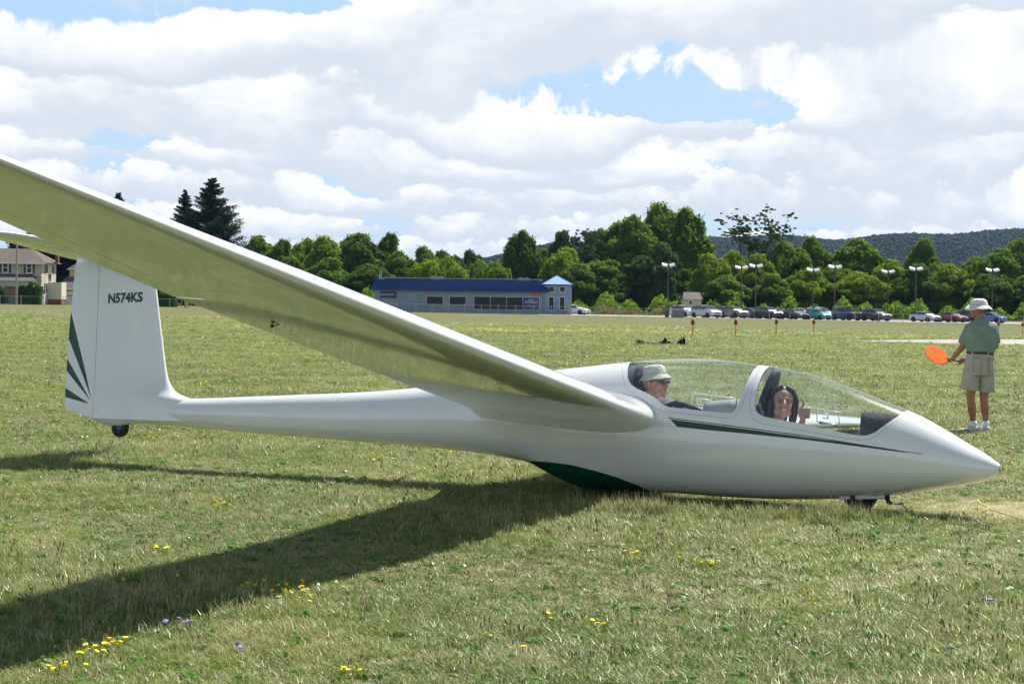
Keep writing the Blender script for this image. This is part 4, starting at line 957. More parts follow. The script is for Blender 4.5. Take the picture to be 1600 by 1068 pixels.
for xx, hh in ((.17, .36), (.80, .42), (-.84, .22)): MB().tube([(xx, 0, 0), (xx+.02, 0, hh*.6), (xx-.01, 0, hh)], [.03, .02, .008], 5).obj('spike', blackp, deb)
o = MB().tube([(.32, -.05, .03), (.5, -.1, .09), (.66, -.05, .05)], .045, 6).obj('blue_strap', mat('strap_blue', (.04, .07, .18), .6), deb)
# ------------------------------------------------------------------ the glider
# own frame: x back from the nose tip, y to starboard (towards the camera), z up from the wheels
GM = Matrix(((-0.90984635, -0.41290435, 0.04110504, 3.48750831), (0.41483266, -0.90281697, 0.11329332, 12.19053548), (-0.00966897, 0.12013122, 0.99271093, 0.03094071), (0, 0, 0, 1)))
GL = empty('glider', (0, 0, 0), 0, 'white two-seat glider with green trim, right wing raised and canopies closed', 'glider'); GL.matrix_world = GM
PR = np.array([
(0.000, .350, .344, .006, .347), (0.004, .378, .316, .030, .347), (0.03, .400, .298, .052, .348), (.10, .450, .262, .098, .352), (.2, .505, .234, .145, .362), (.38, .609, .194, .205, .385), (.566, .706, .156, .250, .41), (.85, .815, .108, .298, .44),
(1.1, .905, .080, .325, .46), (1.43, 1.003, .060, .346, .48), (1.7, 1.047, .050, .355, .50), (2.04, 1.085, .049, .360, .51), (2.3, 1.096, .054, .360, .52), (2.6, 1.086, .058, .355, .54), (2.93, 1.054, .050, .338, .56), (3.15, 1.028, .052, .320, .572), (3.27, 1.013, .080, .31, .58), (3.42, .995, .135, .295, .585), (3.56, .975, .195, .28, .588), (3.67, .957, .243, .272, .59), (3.80, .94, .262, .258, .592), (4.17, .889, .303, .226, .59), (4.78, .81, .337, .188, .575),
(5.25, .768, .350, .166, .560), (5.88, .730, .372, .146, .551), (6.3, .706, .385, .134, .546), (6.94, .672, .416, .118, .544), (7.45, .66, .430, .105, .545), (7.58, .655, .424, .100, .545), (7.72, .65, .398, .088, .54), (7.86, .65, .404, .07, .54), (8.02, .64, .452, .035, .545)])
def pchip(xs, ys, x):
    i = int(np.clip(np.searchsorted(xs, x)-1, 0, len(xs)-2)); h = np.diff(xs); d = np.diff(ys)/h
    def mm(k):
        if k == 0: return d[0]
        if k == len(xs)-1: return d[-1]
        if d[k-1]*d[k] <= 0: return 0
        return (h[k-1]+h[k])*3/((2*h[k]+h[k-1])/d[k-1]+(h[k]+2*h[k-1])/d[k])
    t = (x-xs[i])/h[i]
    return (2*t**3-3*t**2+1)*ys[i]+(t**3-2*t*t+t)*h[i]*mm(i)+(-2*t**3+3*t*t)*ys[i+1]+(t**3-t*t)*h[i]*mm(i+1)
def prof(x): return [pchip(PR[:, 0], PR[:, j], x) for j in (1, 2, 3, 4)]
def hw_at(x, z):
    zt, zb, hw, zc = prof(x)
    r, n = ((z-zc)/(zt-zc), 2.05) if z >= zc else ((zc-z)/(zc-zb), 2.2)
    return hw*max(0, 1-min(r, 1)**n)**(1/n)
def sdf(poly, X, Z):
    """signed distance, positive inside"""
    P = np.array(poly, float); A_ = P; B_ = np.roll(P, -1, 0); d = np.full(X.shape, 1e9); ins = np.zeros(X.shape, bool)
    for a, b in zip(A_, B_):
        e = b-a; wx = X-a[0]; wz = Z-a[1]; t = np.clip((wx*e[0]+wz*e[1])/(e@e+1e-12), 0, 1); d = np.minimum(d, np.hypot(wx-t*e[0], wz-t*e[1]))
        c = ((a[1] > Z) != (b[1] > Z)) & (X < (b[0]-a[0])*(Z-a[1])/((b[1]-a[1]) if b[1] != a[1] else 1e-9)+a[0]); ins ^= c
    return np.where(ins, d, -d)
class Pool:
    """triangle soup with shared vertices and a label per triangle, cut along level sets"""
    def __init__(s, V, T): s.V = [tuple(v) for v in V]; s.T = [tuple(t) for t in T]; s.L = [0]*len(s.T)
    def cut(s, g, new, only=None):
        V = np.array(s.V); G = g(V[:, 0], V[:, 1], V[:, 2]); G = np.where(np.abs(G) < 1e-5, 1e-5, G); T2 = []; L2 = []; cache = {}
        def mid(a, b):
            k = (min(a, b), max(a, b))
            if k not in cache:
                t = G[k[0]]/(G[k[0]]-G[k[1]]); cache[k] = len(s.V); s.V.append(tuple(V[k[0]]*(1-t)+V[k[1]]*t))
            return cache[k]
        for t, l in zip(s.T, s.L):
            if only is not None and l not in only: T2.append(t); L2.append(l); continue
            p = [G[i] > 0 for i in t]; n = sum(p)
            if n == 0: T2.append(t); L2.append(l)
            elif n == 3: T2.append(t); L2.append(new)
            else:
                k = p.index(True) if n == 1 else p.index(False); a, b, c = t[k], t[(k+1) % 3], t[(k+2) % 3]; ab = mid(a, b); ac = mid(a, c)
                la, lb = (new, l) if n == 1 else (l, new)
                T2 += [(a, ab, ac), (ab, b, c), (ab, c, ac)]; L2 += [la, lb, lb]
        s.T = T2; s.L = L2
    def normals(s):
        V = np.array(s.V); T = np.array(s.T); n = np.cross(V[T[:, 1]]-V[T[:, 0]], V[T[:, 2]]-V[T[:, 0]]); Nn = np.zeros_like(V)
        for k in range(3): np.add.at(Nn, T[:, k], n)
        return Nn/(np.linalg.norm(Nn, axis=1)[:, None]+1e-12)
    def make(s, name, labels, mats, parent, Nn=None, inner=None):
        sel = [(t, l) for t, l in zip(s.T, s.L) if l in labels]; used = sorted({i for t, _ in sel for i in t}); mp_ = {a: b for b, a in enumerate(used)}
        V = [s.V[i] for i in used]; T = [tuple(mp_[i] for i in t) for t, _ in sel]; fmat = [labels[l] for _, l in sel]; nn = [tuple(Nn[i]) for i in used] if Nn is not None else None
        o = mesh_obj(name, V, T, None, parent, True, mats, fmat)
        if nn: o.data.normals_split_custom_set_from_vertices(nn)
        return o
CAN_R = [(2.819, 1.052), (2.794, 0.981), (2.769, 0.916), (2.734, 0.871), (2.675, 0.836), (2.585, 0.803), (2.497, 0.758), (2.446, 0.719), (2.399, 0.699), (2.274, 0.69), (2.061, 0.673), (1.905, 0.667), (1.872, 0.685), (1.856, 0.753), (1.828, 0.858), (1.808, 0.956), (1.797, 1.017), (1.784, 1.06), (1.784, 1.3), (2.822, 1.3)]
CAN_F = [(1.703, 1.06), (1.709, 1.028), (1.719, 0.983), (1.727, 0.892), (1.73, 0.796), (1.726, 0.719), (1.712, 0.683), (1.662, 0.651), (1.519, 0.627), (1.393, 0.61), (1.145, 0.565), (0.984, 0.539), (0.905, 0.536), (0.844, 0.561), (0.787, 0.613), (0.708, 0.685), (0.67, 0.729), (0.657, 0.745), (0.652, 1.3), (1.700, 1.3)]
LIN_R = [(2.875, 1.06), (2.823, 0.946), (2.788, 0.879), (2.758, 0.827), (2.636, 0.767), (2.525, 0.7), (2.442, 0.665), (2.025, 0.634), (1.936, 0.627), (1.885, 0.634), (1.851, 0.664), (1.825, 0.742), (1.799, 0.831), (1.775, 0.943), (1.755, 1.019), (1.750, 1.06), (1.750, 1.3), (2.88, 1.3)]
LIN_F = [(1.738, 1.06), (1.745, 1.034), (1.755, 0.981), (1.768, 0.89), (1.770, 0.795), (1.762, 0.71), (1.742, 0.635), (1.685, 0.599), (1.431, 0.567), (1.062, 0.515), (0.934, 0.502), (0.865, 0.516), (0.79, 0.572), (0.691, 0.677), (0.639, 0.73), (0.62, .76), (0.62, 1.3), (1.738, 1.3)]
GREEN = [(2.375, 0.606), (2.316, 0.551), (2.054, 0.533), (1.806, 0.52), (1.327, 0.489), (0.957, 0.457), (0.746, 0.438), (0.604, 0.425), (0.746, 0.448), (0.958, 0.471), (1.328, 0.507), (1.808, 0.553), (2.106, 0.581)]
DARK = [(2.391, 0.619), (2.387, 0.613), (1.809, 0.560), (1.328, 0.513), (0.867, 0.459), (0.513, 0.421), (0.513, 0.4245), (0.867, 0.4645), (1.328, 0.5195), (1.809, 0.5665)]
BELLY = [(3.70, .252), (3.657, 0.250), (3.5, .250), (3.378, 0.245), (3.203, 0.231), (2.985, 0.19), (2.829, 0.153), (2.671, 0.098), (2.60, .05), (2.60, -.2), (3.70, -.2)]
xs = list(0.62*(np.linspace(0, 1, 34)**1.8))+list(np.linspace(.64, 2.95, 116))+list(np.linspace(2.98, 8.02, 110))
NA = 88; V = []; T = []
for x in xs:
    zt, zb, hw, zc = prof(x)
    for k in range(NA):
        a = 2*PI*k/NA; s_, c_ = math.sin(a), math.cos(a); n = 2.05 if c_ >= 0 else 2.2
        y = hw*math.copysign(abs(s_)**(2/n), s_); z = zc+((zt-zc) if c_ >= 0 else (zc-zb))*math.copysign(abs(c_)**(2/n), c_); V.append((x, y, z))
for i in range(len(xs)-1):
    for k in range(NA):
        a, b, c, d = i*NA+k, i*NA+(k+1) % NA, (i+1)*NA+(k+1) % NA, (i+1)*NA+k
        T += [(a, d, c), (a, c, b)]
V.append((0, 0, .347)); cN = len(V)-1; T += [(cN, k, (k+1) % NA) for k in range(NA)]
V.append((8.02, 0, .545)); cN = len(V)-1; o_ = (len(xs)-1)*NA; T += [(cN, o_+(k+1) % NA, o_+k) for k in range(NA)]
P = Pool(V, T)
P.cut(lambda x, y, z: sdf(CAN_R, x, z), 1, [0]); P.cut(lambda x, y, z: sdf(CAN_F, x, z), 2, [0])
P.cut(lambda x, y, z: sdf(BELLY, x, z), 3, [0])
def band(up_, lo, new, xe):
    """paint between two side-view lines; each line is cut on its own, so the band may be thinner than the mesh"""
    u = np.array(sorted(up_)); l = np.array(sorted(lo))
    P.cut(lambda x, y, z: np.minimum(np.interp(x, u[:, 0], u[:, 1])-z, z-.30), 20, [0]); P.cut(lambda x, y, z: np.interp(x, l[:, 0], l[:, 1])-z, 0, [20])
    P.cut(lambda x, y, z: x-xe(z), 0, [20]); P.cut(lambda x, y, z: u[0, 0]-x, 0, [20]); P.cut(lambda x, y, z: x*0+1, new, [20])
band([(.513, .4250), (.867, .4650), (1.328, .5200), (1.809, .5670), (2.395, .6200)], [(.513, .4205), (.867, .4590), (1.328, .5130), (1.809, .5600), (2.395, .6130)], 5, lambda z: 2.389)
band([(.604, .4265), (.746, .4485), (.958, .4725), (1.328, .508), (1.808, .554), (2.106, .582), (2.40, .608)], [(.604, .4245), (.746, .438), (.957, .457), (1.327, .489), (1.806, .520), (2.054, .533), (2.316, .551), (2.40, .556)], 4, lambda z: 2.316+(z-.551)*(2.375-2.316)/(.606-.551))
def outline(ln, w, zmax):
    P.cut(lambda x, y, z: np.minimum(sdf(ln, x, z)+w, zmax-z), 21, [0]); P.cut(lambda x, y, z: sdf(ln, x, z)-w, 0, [21]); P.cut(lambda x, y, z: x*0+1, 6, [21])
outline(LIN_R, .0015, 1.03); outline(LIN_F, .0015, 1.03); outline(BELLY, .002, .26)
Nn = P.normals()
if Nn[NA*60][2] < 0 : Nn = -Nn
fus = P.make('fuselage', {0: 0, 3: 1, 4: 1, 5: 2, 6: 3}, [gelcoat, gelgreen, linedark, linegrey], GL, Nn)
acryl = thin_glass('canopy_acrylic', (.93, .97, .96), .035, base=.055, milky_veil=.03)
P.make('canopy_glass', {1: 0}, [acryl], GL, Nn); P.make('canopy_glass', {2: 0}, [acryl], GL, Nn)
# cockpit lining: the inner skin, and the rim joining it to the outer one
Va = np.array(P.V); Ta = [(t, l) for t, l in zip(P.T, P.L)]; off = .014; inn = Va-Nn*off
solid = [t for t, l in Ta if l not in (1, 2) and .35 < Va[list(t), 0].mean() < 3.05]
glass_e = set()
for t, l in Ta:
    if l in (1, 2):
        for i in range(3): glass_e.add((min(t[i], t[(i+1) % 3]), max(t[i], t[(i+1) % 3])))
mb = MB(); used = sorted({i for t in solid for i in t}); mp_ = {a: b for b, a in enumerate(used)}
mb.add([inn[i] for i in used], [tuple(mp_[i] for i in reversed(t)) for t in solid]); mb.obj('cockpit_lining', interior, GL, True)
rim = MB()
for t in solid:
    for i in range(3):
        a, b = t[i], t[(i+1) % 3]
        if (min(a, b), max(a, b)) in glass_e: rim.add([Va[a], Va[b], inn[b], inn[a]], [(0, 1, 2, 3)])
rim.obj('canopy_rim', mat('rim_dark', (.05, .05, .06), .6), GL)
def fbox(mb, x0, x1, y, z0, z1): mb.box(x0, x1, -y, y, z0, z1); return mb
# floor, seats, bulkheads, instrument hoods
flo = MB(); fr = []
for x in np.linspace(.5, 2.95, 14): w = hw_at(x, prof(x)[1]+.085)-.03; z = prof(x)[1]+.10; fr.append([(x, -w, z), (x, w, z), (x, w, z-.01), (x, -w, z-.01)])
flo.loft(fr); flo.obj('cockpit_floor', interior, GL)
def seat(x, zb_, name='seat'):
    e = MB(); zb_ += .05; pts = [(x-.62, zb_+.13), (x-.40, zb_+.05), (x-.25, zb_+.04), (x-.08, zb_+.12), (x+.04, zb_+.38), (x+.13, zb_+.62)]; r = []
    for (a, z) in pts: w = .15 if z < .3 else .20; r.append([(a, -w, z), (a-.01, 0, z-.015), (a, w, z), (a+.035, w, z-.03), (a+.035, -w, z-.03)])
    e.loft(r); return e.obj(name, darkfab, GL, True)
seat(2.66, .10); seat(1.60, .09)
def plate(outline_x0z0, thick, yfun, name, m):
    """curved slab: side-view centreline with half widths"""
    e = MB(); r = []
    for (x, z, w) in outline_x0z0:
        r.append([(x-thick/2, w*math.sin(a), z) if math.cos(a) > -2 else None for a in (-PI/2, -PI/4, 0, PI/4, PI/2)]+[(x+thick/2, w*math.sin(a), z) for a in (PI/2, PI/4, 0, -PI/4, -PI/2)])
    e.loft(r); return e.obj(name, m, GL, True)
plate([(1.72, .58, .20), (1.735, .68, .17), (1.735, .78, .13), (1.71, .88, .10), (1.685, .95, .085), (1.67, 1.0, .06), (1.665, 1.018, .03)], .045, None, 'front_headrest', mat('headrest_navy', (.018, .020, .045), .75))
plate([(2.84, .60, .28), (2.84, .75, .28), (2.83, .85, .25), (2.82, .93, .20), (2.81, 1.0, .14), (2.805, 1.035, .06)], .10, None, 'rear_bulkhead_pad', mat('pad_navy', (.035, .045, .085), .8))
plate([(2.73, .74, .10), (2.735, .84, .105), (2.74, .94, .10), (2.74, .98, .06)], .07, None, 'rear_headrest', darkfab)
def hood(x0, x1, z0, ztop0, ztop1, w, m, name):
    e = MB(); r = []
    for k in range(7):
        t = k/6; x = x0+(x1-x0)*t; zt = ztop0+(ztop1-ztop0)*t; ww = w*(1-.12*t)
        r.append([(x, -ww, z0), (x, -ww*1.0, zt-.07), (x, -ww*.8, zt-.015), (x, 0, zt), (x, ww*.8, zt-.015), (x, ww, zt-.07), (x, ww, z0)])
    e.loft(r); return e.obj(name, m, GL, True)
greyf = noisy('hood_grey', (.045, .045, .05), (.085, .085, .09), 14, .95, bump=.5)
hood(.965, .72, .34, .725, .715, .215, greyf, 'front_instrument_hood')
hood(2.17, 1.93, .40, .775, .800, .21, noisy('hood_lightgrey', (.38, .38, .38), (.50, .50, .49), 9, .9), 'rear_instrument_hood')
k_ = MB()
for (x, z) in ((.968, .64), (.968, .55)):
    for y in (-.11, 0, .11): k_.tube([(x, y, z), (x+.012, y, z)], .036, 14)
k_.obj('instrument_dial', mat('dial_black', (.01, .01, .01), .3), GL)
# dark sill trims and levers
for side in (1, -1):
    for seg in ([(2.44, .700), (2.27, .672), (2.06, .655), (1.91, .650)], [(1.66, .634), (1.52, .611), (1.39, .594), (1.145, .550), (.985, .524), (.91, .521)]):
        MB().tube([(x, side*(hw_at(x, z)-.032), z) for x, z in seg], .010, 6).obj('sill_trim', blackp, GL, True)
MB().tube([(2.44, .30, .70), (2.36, .285, .735), (2.27, .28, .715), (2.15, .29, .68)], [.02, .022, .02, .012], 8).obj('shoulder_strap_reel', darkfab, GL, True)
MB().box(2.37, 2.31, .24, .29, .68, .715).obj('release_knob', blackp, GL)
wp = mat('clear_vision_frame', (.80, .82, .82), .3)
def vent(a, b, c, d):       # sliding clear-vision window on the far canopy
    X0, Z0, X1, Z1 = a; yy = lambda x, z: -(hw_at(x, z)-.012); e = MB()
    tp = [(X0+(X1-X0)*t, Z0+(Z1-Z0)*t) for t in np.linspace(0, 1, 6)]; e.tube([(x, yy(x, z), z) for x, z in tp], .0085, 6)
    for (x, z0, z1) in b: e.tube([(x, yy(x, z0), z0), (x, yy(x, z1), z1)], .005, 5)
    for (xa, za, xb, zb) in c: e.tube([(xa, yy(xa, za), za), (xb, yy(xb, zb), zb)], .006, 5)
    e.obj('clear_vision_frame', wp, GL, True)
vent((2.44, .852, 2.07, .818), [(2.43, .845, .735), (2.27, .835, .74)], [(2.39, .81, 2.28, .80), (2.39, .765, 2.28, .755), (2.39, .81, 2.39, .765), (2.28, .80, 2.28, .755), (2.36, .80, 2.36, .765)], None)
vent((1.57, .775, 1.23, .727), [(1.42, .752, .655), (1.245, .725, .625)], [(1.375, .72, 1.335, .715), (1.335, .715, 1.335, .685), (1.375, .69, 1.335, .685)], None)
MB().tube([(1.39, -.26, .652), (1.30, -.25, .640), (1.24, -.25, .628)], [.012, .008, .014], 6).obj('window_latch', metal, GL, True)
# red markings on the canopy top edge, far side
redm = mat('marking_red', (.65, .03, .02), .4)
for (xa, xb) in ((1.90, 1.77), (.90, .74)):
    v = []; 
    for x in np.linspace(xa, xb, 9):
        zt, zb, hw, zc = prof(x)
        for a in (.10, .02): y = -hw*abs(math.sin(a))**(2/2.05); z = zc+(zt-zc)*abs(math.cos(a))**(2/2.05); v.append((x, y, z+.004))
    mesh_obj('red_marking', v, [(2*i, 2*i+1, 2*i+3, 2*i+2) for i in range(8)], redm, GL)
MB().lathe([(0, 0), (.026, 0), (.034, .01), (.034, .014), (.0, .014)], 20, Matrix.Translation((-.004, 0, .347)) @ Matrix.Rotation(PI/2, 4, 'Y')).obj('nose_cap', mat('nose_grey', (.42, .42, .42), .4, metal=.5), GL, True)

# wing
def naca(t, camb, xx):
    yt = 5*t*(.2969*np.sqrt(xx)-.126*xx-.3516*xx**2+.2843*xx**3-.1015*xx**4); p = .42
    yc = np.where(xx < p, camb/p**2*(2*p*xx-xx**2), camb/(1-p)**2*((1-2*p)+2*p*xx-xx**2)); return yc+yt, yc-yt
def wchord(t): return float(np.interp(t, [0, .8, 5.4, 8.0, 8.35, 8.5], [1.42, 1.33, 1.0, .56, .46, .22]))
def wle(t): return 2.51+(t-.4)*math.tan(math.radians(-1.04))+float(np.interp(t, [0, 8.2, 8.4, 8.5], [0, 0, .04, .16]))
def wz(t): return .608+(t-.4)*math.tan(math.radians(3.576))
def section(t, x0, x1, n=26):
    c = wchord(t); k = sstep((.95-t)/.75); c2 = c*(1+.10*k); th = float(np.interp(t, [0, 5.4, 8.5], [.185, .165, .125]))*(1+.35*k); 
    xx = x0+(x1-x0)*(.5-.5*np.cos(np.linspace(0, PI, n))) if x0 == 0 else np.linspace(x0, x1, n)
    up_, lo = naca(th, .032, xx); z0 = wz(t)
    # flatten the belly, keep a soft nose
    pts_u = [(wle(t)-.02*k+c2*x, 0, z0+c*u-.01*x*c) for x, u in zip(xx, up_)]; pts_l = [(wle(t)-.02*k+c2*x, 0, z0+c*l*.86-.01*x*c) for x, l in zip(xx, lo)]
    return pts_u, pts_l
def wing_piece(ts, x0, x1, side, name, m, n=26, gap=0.0):
    rings = []
    for t in ts:
        u, l = section(t, x0, x1, n); rings.append((t, list(reversed(u))+(l[1:] if x0 == 0 else l)))
    mb = MB(); R = [[(p[0], side*t, p[2]) for p in r] for t, r in rings]; n_ = len(R[0])
    if side < 0: R = [list(reversed(r)) for r in R]
    mb.loft(R, closed=True, caps=True); o = mb.obj(name, m, GL, True)
    for p in o.data.polygons:
        if len(p.vertices) > 4: p.use_smooth = False
    o.data.set_sharp_from_angle(angle=math.radians(38)); return o
TS = list(np.linspace(.0, 1.2, 22))+list(np.linspace(1.4, 8.0, 24))+[8.15, 8.28, 8.38, 8.45, 8.5]
for side in (1, -1):
    wing_piece(TS, 0, .82, side, 'wing', gelcoat)
    wing_piece([t for t in TS if t < 5.2]+[5.24], .822, 1.0, side, 'wing_trailing_edge', gelcoat, 5)
    wing_piece([5.27, 6, 7, 7.6, 8.0], .825, 1.0, side, 'aileron', gelcoat, 5)
def under_pt(t, f): 
    u, l = section(t, 0, 1.0, 60); c0 = wle(t); c = wchord(t); q = min(l, key=lambda p: abs(p[0]-(c0+c*f))); return Vector((q[0], t, q[2]))
q = under_pt(4.55, .78)
kb = MB(); kb.ell(q+Vector((0, 0, -.012)), (.012, .011, .010), nu=14, nv=8); kb.tube([q+Vector((-.02, 0, -.01)), q+Vector((-.045, .0, -.004))], [.004, .002], 6); kb.obj('aileron_drive_fairing', blackp, GL, True)
# main wheel, nose wheel, tail wheel
def wheel(x, z, r, w, parent, hubm):
    M = Matrix.Translation((x, 0, z)) @ Matrix.Rotation(PI/2, 4, 'X')
    t = MB().lathe([(r*.35, -w*.46), (r*.55, -w/2), (r*.85, -w/2), (r*.97, -w*.33), (r, 0), (r*.97, w*.33), (r*.85, w/2), (r*.55, w/2), (r*.35, w*.46)], 28, M).obj('wheel', rubber, parent, True)
    hr_ = r*(.56 if r > .1 else .36); MB().lathe([(0, -w*.36), (hr_*.5, -w*.44), (hr_, -w*.42), (hr_, w*.42), (hr_*.5, w*.44), (0, w*.36)], 20, M).obj('hub', hubm, t, True); return t
alu = mat('hub_aluminium', (.5, .5, .52), .4, metal=.8)
wheel(3.09, .185, .185, .13, GL, alu); wheel(1.0, .118, .128, .09, GL, alu); wheel(7.712, .388, .086, .05, GL, mat('hub_blue', (.02, .09, .30), .4))
for side in (1, -1):
    v = []
    e = MB(); e.tube([(.80, side*.080, .105), (.90, side*.088, .098), (1.05, side*.088, .088), (1.13, side*.088, .078)], .012, 6); e.obj('nose_wheel_door', mat('door_white', (.7, .71, .71), .3, coat=1), GL)
    MB().tube([(1.03, side*.06, .10), (1.03, side*.118, .085)], .018, 10).obj('wheel_bolt', blackp, GL)
ring = MB().tube([(.80, .02, .115), (.785, .02, .075), (.76, .02, .06)], [.022, .018, .012], 8).obj('tow_hook', blackp, GL, True)

# fin and rudder
def fin_le(z): return pchip(np.array([.40, .56, .64, .672, .70, .735, .79, .848, .95, 1.134, 1.365, 1.626, 1.80, 1.90]), np.array([6.80, 6.84, 6.90, 6.985, 7.085, 7.155, 7.205, 7.238, 7.27, 7.315, 7.371, 7.431, 7.475, 7.51]), z)
def fin_te(z): return float(np.interp(z, [.453, .50, .548, .70, 1.2, 1.5, 1.86, 1.92, 1.95], [7.99, 8.17, 8.345, 8.362, 8.375, 8.372, 8.368, 8.35, 8.30]))
def hinge(z): return 7.985+(z-.5)*.055
def fin_sec(z, a, b, n):
    le, te = fin_le(max(z, .4)), fin_te(min(max(z, .55), 1.85)); c = te-le; k = sstep((.95-z)/.4); th = .125*(1+.25*k)
    X = np.linspace(0, 1, n); X = X**1.9 if a == 'le' else X
    x0 = le if a == 'le' else hinge(z)+.004; x1 = hinge(z) if b == 'h' else fin_te(z); xs_ = x0+(x1-x0)*X; f = np.clip((xs_-le)/c, 0, 1)
    u, _ = naca(th, 0.0, f); y = u*c
    if a != 'le': y = y*np.clip(1-(xs_-x0)/(x1-x0+1e-6)*.05, 0, 1); y = np.maximum(y, .003)
    return [(x, -yy, z) for x, yy in zip(xs_, y)][::-1]+[(x, yy, z) for x, yy in zip(xs_, y)][(1 if a == 'le' else 0):]
zs = [.46, .52, .56, .6, .63, .65, .665, .68, .70, .72, .74, .77, .80, .84, .88, .93]+list(np.linspace(1.0, 1.88, 14))
mb = MB(); mb.loft([fin_sec(z, 'le', 'h', 26) for z in zs], closed=True, caps=True); fo = mb.obj('fin', gelcoat, GL, True); fo.data.set_sharp_from_angle(angle=math.radians(40))
zs2 = [.456, .48, .51, .548, .60]+list(np.linspace(.62, 1.85, 90))+[1.88, 1.91, 1.935, 1.95]
rings = [fin_sec(z, 'h', 'te', 26) for z in zs2]; V = [p for r in rings for p in r]; n = len(rings[0]); T = []
for i in range(len(rings)-1):
    for k in range(n): a, b, c, d = i*n+k, i*n+(k+1) % n, (i+1)*n+(k+1) % n, (i+1)*n+k; T += [(a, b, c), (a, c, d)]
for base in (0, (len(rings)-1)*n):
    for k in range(1, n-1): T.append((base, base+k+1, base+k) if base == 0 else (base, base+k, base+k+1))
P2 = Pool(V, T)
for ray_ in ([(8.40, 1.50), (8.40, 1.225), (8.017, .632)], [(8.40, 1.035), (8.40, .915), (8.022, .614)], [(8.40, .75), (8.40, .655), (8.036, .590)]): 
    cx_, cz_ = sum(p[0] for p in ray_)/3, sum(p[1] for p in ray_)/3; first_ = True
    for i in range(3):
        (xa, za), (xb, zb_) = ray_[i], ray_[(i+1) % 3]; h_ = lambda x, z: (xb-xa)*(z-za)-(zb_-za)*(x-xa); sg_ = 1 if h_(cx_, cz_) > 0 else -1
        if first_: P2.cut(lambda x, y, z: sg_*h_(x, z), 9, [0]); first_ = False
        else: P2.cut(lambda x, y, z: -sg_*h_(x, z), 0, [9])
    P2.cut(lambda x, y, z: x*0+1, 1, [9])
ru = P2.make('rudder', {0: 0, 1: 1}, [gelcoat, gelgreen], GL); ru.data.set_sharp_from_angle(angle=math.radians(35))
text_g = mat('lettering_green', (.008, .05, .04), .4)
yr = 0.0
def fin_y(x, z): le = fin_le(z); c = fin_te(z)-le; u, _ = naca(.125, 0, np.array([(x-le)/c])); return float(u[0])*c
for side in (1, -1):
    # lettering laid on the flank of the fin, reading nose-wards from the tail on this side
    cu_ = bpy.data.curves.new('t', 'FONT'); cu_.body = 'N574KS'; cu_.size = .119; cu_.offset = .0045; cu_.resolution_u = 4; tt = bpy.data.objects.new('t', cu_); COL.objects.link(tt)
    me = bpy.data.meshes.new_from_object(tt.evaluated_get(bpy.context.evaluated_depsgraph_get())); bpy.data.objects.remove(tt); bpy.data.curves.remove(cu_)
    bm = bmesh.new(); bm.from_mesh(me); bmesh.ops.triangulate(bm, faces=bm.faces); bmesh.ops.subdivide_edges(bm, edges=[e for e in bm.edges if e.calc_length() > .04], cuts=2); wtx = max(v.co.x for v in bm.verts)
    for v in bm.verts:
        u, w = v.co.x/wtx*.385, v.co.y
        if side > 0: x = 7.925-u+w*.05; z = 1.512+w*1.0+u*.043
        else: x = 7.54+u; z = 1.528+w-u*.043
        v.co = (x, side*(fin_y(x, z)+.0025), z)
    bm.to_mesh(me); bm.free(); me.materials.clear(); me.materials.append(text_g); o = bpy.data.objects.new('registration', me); COL.objects.link(o); o.parent = GL
    MB().tube([(7.80, side*.055, .548), (7.93, side*.052, .556), (8.04, side*.036, .562)], [.004, .022, .004], 8).obj('rudder_cable_fairing', gelcoat, GL, True)
    MB().tube([(hinge(z)+.002, side*(fin_y(hinge(z), z)+.0005), z) for z in np.linspace(.62, 1.86, 20)], .0018, 4).obj('hinge_seam', linegrey, GL)
# tailplane on top of the fin
def tp_sec(t, x0, x1, n):
    a = abs(t); le = float(np.interp(a, [0, 1.25, 1.42, 1.5, 1.55], [7.70, 7.80, 7.86, 7.93, 8.06])); te = float(np.interp(a, [0, 1.3, 1.48, 1.55], [8.40, 8.27, 8.24, 8.14])); c = te-le
    xx = x0+(x1-x0)*np.linspace(0, 1, n)**(1.8 if x0 == 0 else 1); u, l = naca(.115, 0, xx); u = np.maximum(u, .003/c); z0 = 1.925
    up_ = [(le+c*x, t, z0+c*y) for x, y in zip(xx, u)]; lo = [(le+c*x, t, z0-c*y) for x, y in zip(xx, u)]
    return up_[::-1]+lo[(1 if x0 == 0 else 0):]
tts = [-1.55, -1.52, -1.46, -1.38, -1.25, -.9, -.5, 0, .5, .9, 1.25, 1.38, 1.46, 1.52, 1.55]
mb = MB(); mb.loft([tp_sec(t, 0, .70, 18) for t in tts]); mb.obj('tailplane', gelcoat, GL, True).data.set_sharp_from_angle(angle=math.radians(40))
for rg in ([t for t in tts if t <= -.5]+[-.03], [.03]+[t for t in tts if t >= .5]): mb = MB(); mb.loft([tp_sec(t, .706, 1.0, 5) for t in rg]); mb.obj('elevator', gelcoat, GL, True).data.set_sharp_from_angle(angle=math.radians(40))
MB().ell((7.86, 0, 1.90), (.22, .05, .07), nu=14, nv=8).obj('tailplane_fairing', gelcoat, GL, True)
MB().ell((7.52, 0, 1.885), (.03, .02, .018), nu=10, nv=6).obj('antenna_plug', blackp, GL, True)
